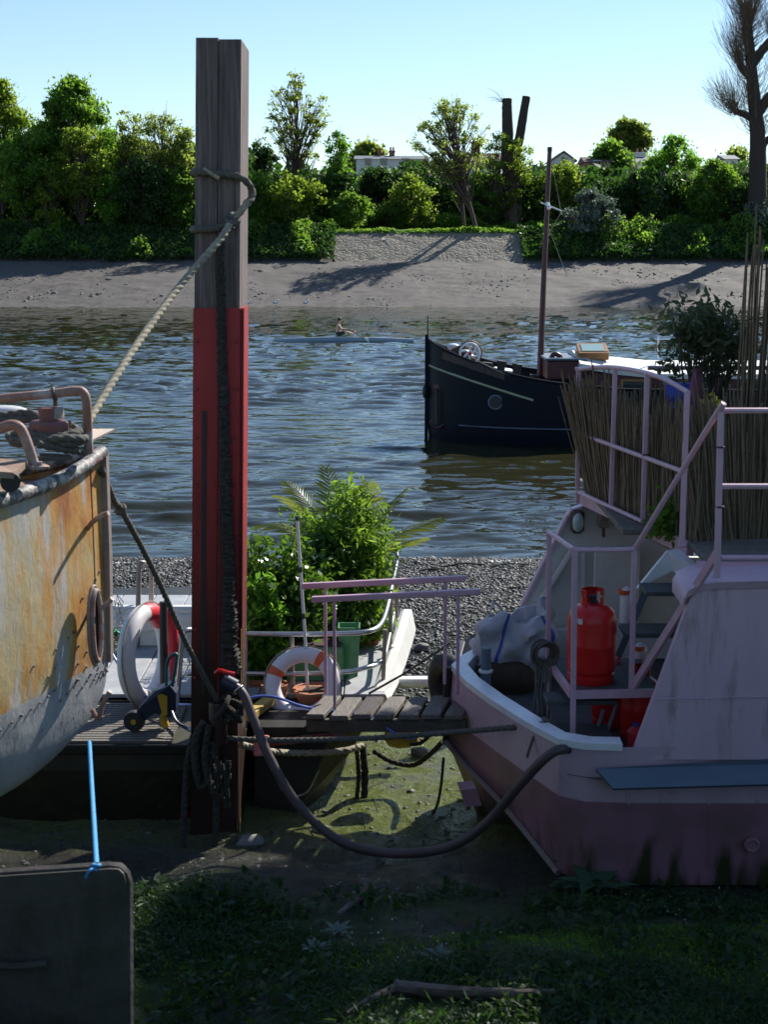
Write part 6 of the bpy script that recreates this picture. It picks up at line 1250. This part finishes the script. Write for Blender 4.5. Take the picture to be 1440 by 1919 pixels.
# deckhouses
mb = MB(); a, b = P(1026, 712, 35.4), P(1082, 676, 35.4); mb.box(((a[0]+b[0])/2+.1, 36.3, (a[2]+b[2])/2), (b[0]-a[0]+.2, 1.9, b[2]-a[2]), bev=.03); fc_ = mb.build('fore_cabin', 'maroon', nb, False); mb = MB(); mb.box(((a[0]+b[0])/2+.1, 36.3, b[2]+.03), (b[0]-a[0]+.32, 2.05, .06), bev=.02); mb.build('cabin_top', 'slate_fender', fc_, False)
mb = MB(); mb.tube(catmull([P(1034, 690, 35.6), P(1034, 672, 35.6), P(1040, 664, 35.6), P(1050, 668, 35.6), P(1052, 678, 35.6)], 5), .06, n=10); mb.build('vent_cowl', 'maroon', fc_)
xw0, xw1 = P(1078, 680, 36)[0], 17.5; zr0, zr1 = P(1078, 655, 35)[2], P(1440, 672, 35)[2]
mb = MB()
rings = []
for x in np.linspace(xw0, xw1, 14):
    f = (x-xw0)/(xw1-xw0); ze = 1.72+.40*max(0, 1-f*9)**1.5*.0+.02; zc_ = ze+.22; dn = .0
    lift = .26*math.exp(-((x-xw0)/1.0)**2)
    rings.append([Vector((x, 35.0, ze-.12+lift)), Vector((x, 34.98, ze+lift)), Vector((x, 35.5, ze+.12+lift)), Vector((x, 36.6, zc_+lift)), Vector((x, 37.7, ze+.12+lift)), Vector((x, 38.2, ze+lift)), Vector((x, 38.2, ze-.12+lift))])
mb.loft(rings, cap=True); mb.build('main_roof', 'roof_white', nb, auto=50)
mb = MB(); mb.box(((xw0+xw1)/2+.2, 36.6, 1.48), (xw1-xw0-.3, 3.0, .56), bev=.02); cs = mb.build('main_cabin', 'maroon', nb, False)
for i in range(7):
    x = xw0+1.4+i*1.5; mb = MB(); mb.box((x, 35.09, 1.46), (.75, .04, .3), bev=.012); f_ = mb.build('window', 'varnish', cs, False); mb = MB(); mb.box((x, 35.065, 1.46), (.63, .02, .2)); mb.build('pane', 'glass_dark', cs, False)
sk = thing('skylight', 'varnished wooden skylight with pale glass on the barge roof', 'skylight', P(1110, 665, 35.8)); a = Vector(P(1110, 664, 35.8)); M_ = Matrix.Rotation(.35, 3, 'X')
mb = MB(); mb.box(a+Vector((0, 0, -.02)), (.78, .6, .22), bev=.02); mb.build('frame', 'varnish', sk, False); mb = MB(); mb.box(a+Vector((0, -.05, .13)), (.76, .62, .06), M=M_, bev=.012); ld = mb.build('lid', 'varnish', sk, False); mb = MB(); mb.box(a+Vector((0, -.064, .165)), (.56, .42, .02), M=M_); mb.build('pane', 'glass_pale', ld, False)
mb = MB(); mb.tube([P(1234, 672, 36), P(1235, 632, 36)], .022, n=6); o = mb.build('roof_pole', 'ring_white', nb)
mb = MB()
for a, b in (((975, 705), (1060, 722)), ((985, 712), (1075, 740)), ((880, 668), (1000, 716))): mb.tube(catmull([P(*a, 35), Vector(P((a[0]+b[0])/2, (a[1]+b[1])/2+6, 34.9)), P(*b, 34.8)], 6), .014, n=5)
o = mb.build('bow_lines', 'rope_light', nb)
# ------------------------------------------------------------------ rower
def person(name, label, J, edges, rad, m, root_v, loc, sub=2):
    keys = list(J); me = bpy.data.meshes.new(name); me.from_pydata([Vector(J[k])-Vector(loc) for k in keys], [(keys.index(a), keys.index(b)) for a, b in edges], [])
    o = bpy.data.objects.new(name, me); COL.objects.link(o); o.location = loc; md = o.modifiers.new('skin', 'SKIN'); md.use_smooth_shade = True
    for k, sv in zip(keys, me.skin_vertices[0].data): sv.radius = (rad[k], rad[k]); sv.use_root = (k == root_v)
    s = o.modifiers.new('sub', 'SUBSURF'); s.levels = sub; s.render_levels = sub; me.materials.append(MATS[m]); return o
YR = 78.0
sc_ = thing('rowing_scull', 'slim blue and white single scull crossing the river', 'rowing boat', P(655, 640, YR))
x0, x1 = P(513, 637, YR)[0], P(776, 637, YR)[0]; xm = P(635, 637, YR)[0]
mb = MB(); rings = []
for i in range(25):
    t = i/24; x = x0+(x1-x0)*t; wv = .30*math.sin(math.pi*min(max(t, .005), .995))**.7; h = .11+.13*math.sin(math.pi*t)
    rings.append([Vector((x, YR-wv, h)), Vector((x, YR-wv*.85, .04)), Vector((x, YR, -.12)), Vector((x, YR+wv*.85, .04)), Vector((x, YR+wv, h)), Vector((x, YR, h+.015))])
mb.loft(rings, close=True, cap=True); mb.build('hull', 'blue_boat', sc_, auto=50)
mb = MB(); mb.tube([Vector((x0+(x1-x0)*i/24, YR-.30*math.sin(math.pi*min(max(i/24, .005), .995))**.7, .125+.13*math.sin(math.pi*i/24))) for i in range(25)], .025, n=5); mb.build('gunwale_stripe', 'boat_white', sc_)
hip = Vector((xm, YR, .42))
J = dict(pel=hip, chest=hip+Vector((-.02, 0, .34)), neck=hip+Vector((.03, 0, .54)), head0=hip+Vector((.05, 0, .62)), head=hip+Vector((.075, 0, .74)), head2=hip+Vector((.07, 0, .82)), nose=hip+Vector((.175, 0, .71)),
  sl=hip+Vector((0, -.19, .49)), el=hip+Vector((.16, -.24, .27)), wl=hip+Vector((.38, -.18, .27)), hl=hip+Vector((.46, -.15, .275)), sr=hip+Vector((0, .19, .49)), er=hip+Vector((.16, .24, .27)), wr=hip+Vector((.38, .18, .27)), hr=hip+Vector((.46, .15, .275)),
  tl=hip+Vector((.06, -.10, .0)), kl=hip+Vector((.44, -.13, .10)), al=hip+Vector((.84, -.08, -.02)), fl=hip+Vector((.90, -.08, .14)), tr=hip+Vector((.06, .10, .0)), kr=hip+Vector((.44, .13, .10)), ar=hip+Vector((.84, .08, -.02)), fr=hip+Vector((.90, .08, .14)))
E = [('pel','chest'),('chest','neck'),('neck','head0'),('head0','head'),('head','head2'),('head','nose'),('chest','sl'),('sl','el'),('el','wl'),('wl','hl'),('chest','sr'),('sr','er'),('er','wr'),('wr','hr'),('pel','tl'),('tl','kl'),('kl','al'),('al','fl'),('pel','tr'),('tr','kr'),('kr','ar'),('ar','fr')]
Rd = dict(pel=.14, chest=.16, neck=.06, head0=.07, head=.10, head2=.075, nose=.02, sl=.065, el=.045, wl=.035, hl=.04, sr=.065, er=.045, wr=.035, hr=.04, tl=.09, kl=.065, al=.045, fl=.04, tr=.09, kr=.065, ar=.045, fr=.04)
rw = person('person', '', J, E, Rd, 'skin', 'pel', tuple(hip)); tag(rw, 'bare-chested rower in dark shorts leaning back with both oars', 'person')
mb = MB(); mb.blob(hip+Vector((.055, 0, .80)), (.115, .105, .09), n=14, m=8, noise=.04); mb.blob(hip+Vector((-.005, 0, .745)), (.06, .095, .09), n=10, m=6, noise=.04); mb.build('hair', 'hair_dark', rw)
mb = MB()
for s_ in (-1, 1): mb.tube([hip+Vector((-.05, s_*.07, .0)), hip+Vector((.1, s_*.10, .03)), hip+Vector((.34, s_*.125, .08))], lambda t: .135-.05*t, n=10)
mb.lathe(hip+Vector((-.01, 0, -.06)), [(.12, 0), (.16, .03), (.155, .14), (.14, .16)], n=14); mb.build('shorts', 'shorts_dark', rw)
for s_, lb in ((-1, 'near oar of the rower dipping its blade in the water'), (1, 'far oar of the rower')):
    t = thing('oar', lb, 'oar', hip+Vector((.9, s_*.8, .1)), 'oars'); a = hip+Vector((.44, s_*.15, .275)); b = a+Vector((1.0, s_*1.9, -.42)); mb = MB(); mb.tube([a, b], .022, n=6); mb.build('shaft', 'black_rubber', t); d = (b-a).normalized(); mb = MB(); mb.prism([b+Vector((0, 0, .08)), b+d*.45+Vector((0, 0, .11)), b+d*.48+Vector((0, 0, -.08)), b+Vector((0, 0, -.04))], (.02, .01, 0)); mb.build('blade', 'boat_white' if s_ < 0 else 'black_rubber', t, False)
    mb = MB(); mb.bar((a.x+.45, YR+s_*.28, .34), (a.x+.40, YR+s_*.8, .4), .03, .03); mb.build('rigger', 'steel', sc_, False)
# walker on the far path
YW = 160.0; w0 = Vector(P(577, 421, YW)); w0.z = float(far_z(np.array([w0.x]), np.array([YW]))[0])+.06
def wp(x, y, z): return w0+Vector((x, y, z))
J = dict(pel=wp(0,0,.95), chest=wp(.03,0,1.30), neck=wp(.05,0,1.48), head0=wp(.06,0,1.56), head=wp(.07,0,1.66), head2=wp(.065,0,1.73), nose=wp(.17,0,1.64), sl=wp(.02,-.19,1.42), el=wp(-.06,-.23,1.15), wl=wp(.06,-.22,.93), hl=wp(.10,-.22,.84), sr=wp(.02,.19,1.42), er=wp(.10,.23,1.16), wr=wp(.24,.22,1.02), hr=wp(.30,.22,.95), tl=wp(0,-.09,.88), kl=wp(.14,-.09,.49), al=wp(.22,-.09,.08), fl=wp(.38,-.09,.04), tr=wp(0,.09,.88), kr=wp(-.03,.09,.48), ar=wp(-.24,.09,.12), fr=wp(-.12,.09,.04))
wk = person('person', '', J, E, Rd, 'skin', 'pel', tuple(w0)); tag(wk, 'distant walker in white top and dark trousers on the far path', 'person')
mb = MB(); mb.tube([wp(0, 0, .92), wp(.02, 0, 1.2), wp(.04, 0, 1.46)], lambda t: .175-.02*t, n=12); mb.build('shirt', 'shirt_white', wk)
mb = MB()
for s_, kn, an in ((-1, (.14, -.09, .49), (.22, -.09, .1)), (1, (-.03, .09, .48), (-.24, .09, .14))): mb.tube([wp(0, s_*.08, .96), wp(*kn), wp(*an)], lambda t: .12-.05*t, n=8)
mb.build('trousers', 'shorts_dark', wk); mb = MB(); mb.blob(wp(.045, 0, 1.71), (.11, .1, .09), n=10, m=6, noise=.03); mb.build('hair', 'hair_dark', wk)
# gulls
for px, lb in ((466, 'white gull at the waterline just right of the pile'), (517, 'white gull wading left of the other, with long reflection'), (574, 'white gull wading furthest right at the far waterline')):
    Yg = 131.2; g = Vector((P(px, 576, Yg)[0], Yg, .08)); t = thing('gull', lb, 'gull', g, 'gulls at the far waterline')
    mb = MB(); mb.tube(catmull([g+Vector((-.30, 0, .30)), g+Vector((-.12, 0, .30)), g+Vector((.06, 0, .34)), g+Vector((.16, 0, .46)), g+Vector((.20, 0, .54)), g+Vector((.30, 0, .53))], 4), lambda u: .02+.10*math.sin(math.pi*min(1, u*1.5))**.8*(1 if u < .66 else 0)+(.055*math.sin(math.pi*(u-.5)/.5) if u > .5 else 0), n=10); mb.build('body', 'feather_white', t)
    mb = MB(); mb.blob(g+Vector((-.10, -.08, .33)), (.22, .02, .07), n=10, m=6, noise=0); mb.build('wing', 'feather_grey', t); mb = MB(); mb.tube([g+Vector((0, 0, .28)), g+Vector((0, 0, -.1))], .012, n=5); mb.build('leg', 'yellow_wood', t)
# ------------------------------------------------------------------ foreground growth and driftwood
def ground_at(px, py):
    z = .9
    for _ in range(6): q = Pz(px, py, z); z = gz(q[0], q[1])
    return Vector(Pz(px, py, z))
rg = np.random.default_rng(77)
def weeds(name, label, n, f, size, m, asp, seed, h=.05, cat='weeds'):
    r = np.random.default_rng(seed); x = r.uniform(-2.2, 3.2, n*3); y = r.uniform(5.0, 8.6, n*3); k = f(x, y, r); x, y = x[k][:n], y[k][:n]
    C = np.stack([x, y, ground_z(x, y)+r.power(.8, len(x))*h], 1); o = leaves_mesh(name, C, size, m, rng=r, aspect=asp, upbias=.9); return tag(o, label, cat, kind='stuff')
cl = lambda x, y, r: r.random(len(x)) < np.clip((vnoise(x+5, y+8, 51, 4, 1.4)-.42)*6, 0, 1)*np.clip((8.3-y)/.8, 0, 1)*np.clip((np.hypot((x+.95)/.5, (y-6.35)/.85)-.9)*4, 0, 1)
weeds('ground_weeds', 'low dark green weeds covering the near foreshore', 36000, cl, .017, 'leaf_weed', 1.7, 81)
weeds('moss_tufts', 'short bright moss tufts on the near mound', 26000, lambda x, y, r: (r.random(len(x)) < np.clip((vnoise(x+15, y+2, 52, 4, 1.1)-.45)*6, 0, 1)) & (y < 7.3), .009, 'leaf_mid', 3.5, 82, h=.022)
weeds('leafy_weeds', 'taller leafy weeds scattered over the near foreshore', 5000, lambda x, y, r: r.random(len(x)) < np.clip((vnoise(x+35, y+3, 58, 4, 2.2)-.54)*9, 0, 1)*(y < 8.2), .034, 'leaf_weed', 1.8, 85, h=.09)
weeds('grass_blades', 'thin grass blades standing among the weeds', 9000, cl, .008, 'leaf_weed', 9, 84, h=.07, cat='grass')
weeds('pale_seed_heads', 'tiny pale flowers dotted through the weeds', 700, lambda x, y, r: r.random(len(x)) < np.clip((vnoise(x+25, y+12, 53, 4, 1.2)-.56)*9, 0, 1), .009, 'white_flower', 1.2, 83, h=.06, cat='flowers')
def rosette(label, px, py, n, L, leaf, seed, w_=.32, nm='dock_plant', up=.8, cat='plant'):
    b = ground_at(px, py); t = thing(nm, label, cat, b); rn = random.Random(seed)
    for k in range(n):
        a = 2*math.pi*k/n+rn.uniform(-.3, .3); l = L*rn.uniform(.65, 1.15); el = up*rn.uniform(.5, 1.2); d = Vector((math.cos(a), math.sin(a), 0)); s_ = Vector((-d.y, d.x, 0)); rows = []
        for i in range(7):
            u = i/6; p = b+d*l*u*math.cos(el*(1-u*.7))+Vector((0, 0, l*(math.sin(el)*u-.55*u*u*math.sin(el)))); ww = l*w_*.5*math.sin(math.pi*(.06+.92*u)**.9)*(1 if u > .15 else .4)
            rows.append([p-s_*ww, p+Vector((0,0,-ww*.25)), p+s_*ww])
        mb = MB(); mb.loft(rows); mb.build('leaf', leaf, t, True)
    return t
rosette('broad-leaved dock plant growing under the pink hull', 1110, 1672, 13, .30, 'leaf_dock', 31, up=1.0)
rosette('smaller leafy plant above the dock by the pink hull', 1092, 1640, 6, .2, 'leaf_dock', 32, up=1.2)
rosette('pale leafy clump on the sunlit mound', 590, 1785, 12, .11, 'leaf_grey', 33, up=1.1); rosette('second pale clump beside the first on the mound', 632, 1752, 10, .11, 'leaf_grey', 34, up=1.3)
rosette('faint pale weed clump right of the mound', 822, 1798, 10, .10, 'leaf_grey', 35, up=1.2)
def flower_clump(label, px, py, n, h, seed):
    b = ground_at(px, py); t = thing('wild_flowers', label, 'flowers', b); rn = random.Random(seed); mb = MB(); C = []
    for k in range(n):
        e = b+Vector((rn.gauss(0, .05), rn.gauss(0, .05), h*rn.uniform(.5, 1.1))); mb.tube([b+Vector((rn.gauss(0,.02), rn.gauss(0,.02), 0)), e], .002, n=3); C += [np.array(e)+np.array([rn.gauss(0, .006) for _ in range(3)]) for _ in range(4)]
    mb.build('stems', 'leaf_weed', t, False); leaves_mesh('petals', np.array(C), .013, 'white_flower', t)
flower_clump('small white flowers in front of the rudder plate', 118, 1912, 16, .12, 41); flower_clump('white flowers right of the rudder plate foot', 185, 1918, 14, .10, 42)
def stick(label, pts, r, seed, fork=None):
    t = thing('driftwood', label, 'driftwood', ground_at(*pts[0])); q = [ground_at(*p)+Vector((0, 0, r*.9)) for p in pts]; mb = MB(); mb.tube(resample(catmull(q, 8), .03), lambda u: r*(1-.6*u)+.004, n=8, noise=.10); mb.build('stem', 'driftwood', t)
    if fork: mb = MB(); q = [ground_at(*p)+Vector((0, 0, r)) for p in fork]; mb.tube(catmull(q, 6), lambda u: r*.6*(1-.6*u), n=7, noise=.1); mb.build('fork', 'driftwood', t)
stick('long pale driftwood branch across the bottom foreground', [(740, 1862), (800, 1868), (880, 1872), (960, 1874), (1040, 1872)], .034, 1, [(745, 1862), (700, 1882), (650, 1912)])
stick('short dark driftwood piece in the hollow', [(684, 1660), (680, 1685), (655, 1705), (632, 1722)], .026, 2)
stick('thin twig lying on the mud near the puddle', [(348, 1842), (380, 1852), (405, 1860)], .008, 3)
mb = MB(); rn = random.Random(6)
for k in range(40):
    q = ground_at(rn.uniform(500, 1000), rn.uniform(1400, 1600)); a = rn.uniform(0, 6.28); L = rn.uniform(.05, .22); mb.tube([q+Vector((0,0,.005)), q+Vector((math.cos(a)*L, math.sin(a)*L, .012))], .004, n=4)
o = mb.build('twig_litter', 'driftwood'); tag(o, 'scattered twigs on the wet mud between the boats', 'twigs', kind='stuff')
mb = MB(); q = Vector(P(322, 1523, 9.75)); mb.blob((q.x, 9.85, q.z-.02), (.16, .12, .075), n=16, m=9, noise=.03); o = mb.build('buoy', 'ring_red'); tag(o, 'dull red buoy lying under the pontoon left of the pile', 'buoy')
# foreground dapple comes from the added unseen crowns of shade_tree

mb = MB(); rn = random.Random(12)
for k in range(900):
    x = rn.uniform(-5.2, 6.2); y = 21.15+.10*math.sin(x*1.7)+.06*math.sin(x*4.1+1)+rn.gauss(0, .05); z = max(0.004, gz(x, y))+.006; r_ = rn.uniform(.006, .02)
    if vnoise(np.array([x*1.3+9]), np.array([2.0]), 57, 3, .8)[0] < .45: continue
    mb.blob((x, y, z), (r_*2, r_, r_*.5), n=6, m=4, noise=.2, seed=k)
o = mb.build('foam_line', 'boat_white'); tag(o, 'thin broken line of foam along the near water edge', 'foam', kind='stuff')
mb = MB()
for k in range(70):
    x = rn.uniform(-4, 5); y = rn.uniform(15.5, 20.8); z = gz(x, y)+.02; a = rn.uniform(-.5, .5); L = rn.uniform(.15, .7)
    mb.tube(catmull([Vector((x, y, z)), Vector((x+L*.5, y+a*L*.5, z+.03)), Vector((x+L, y+a*L, z))], 4), rn.uniform(.006, .02), n=5, noise=.3)
o = mb.build('wrack', 'rope_weed'); tag(o, 'dark strands of river wrack and sticks on the shingle', 'wrack', kind='stuff')
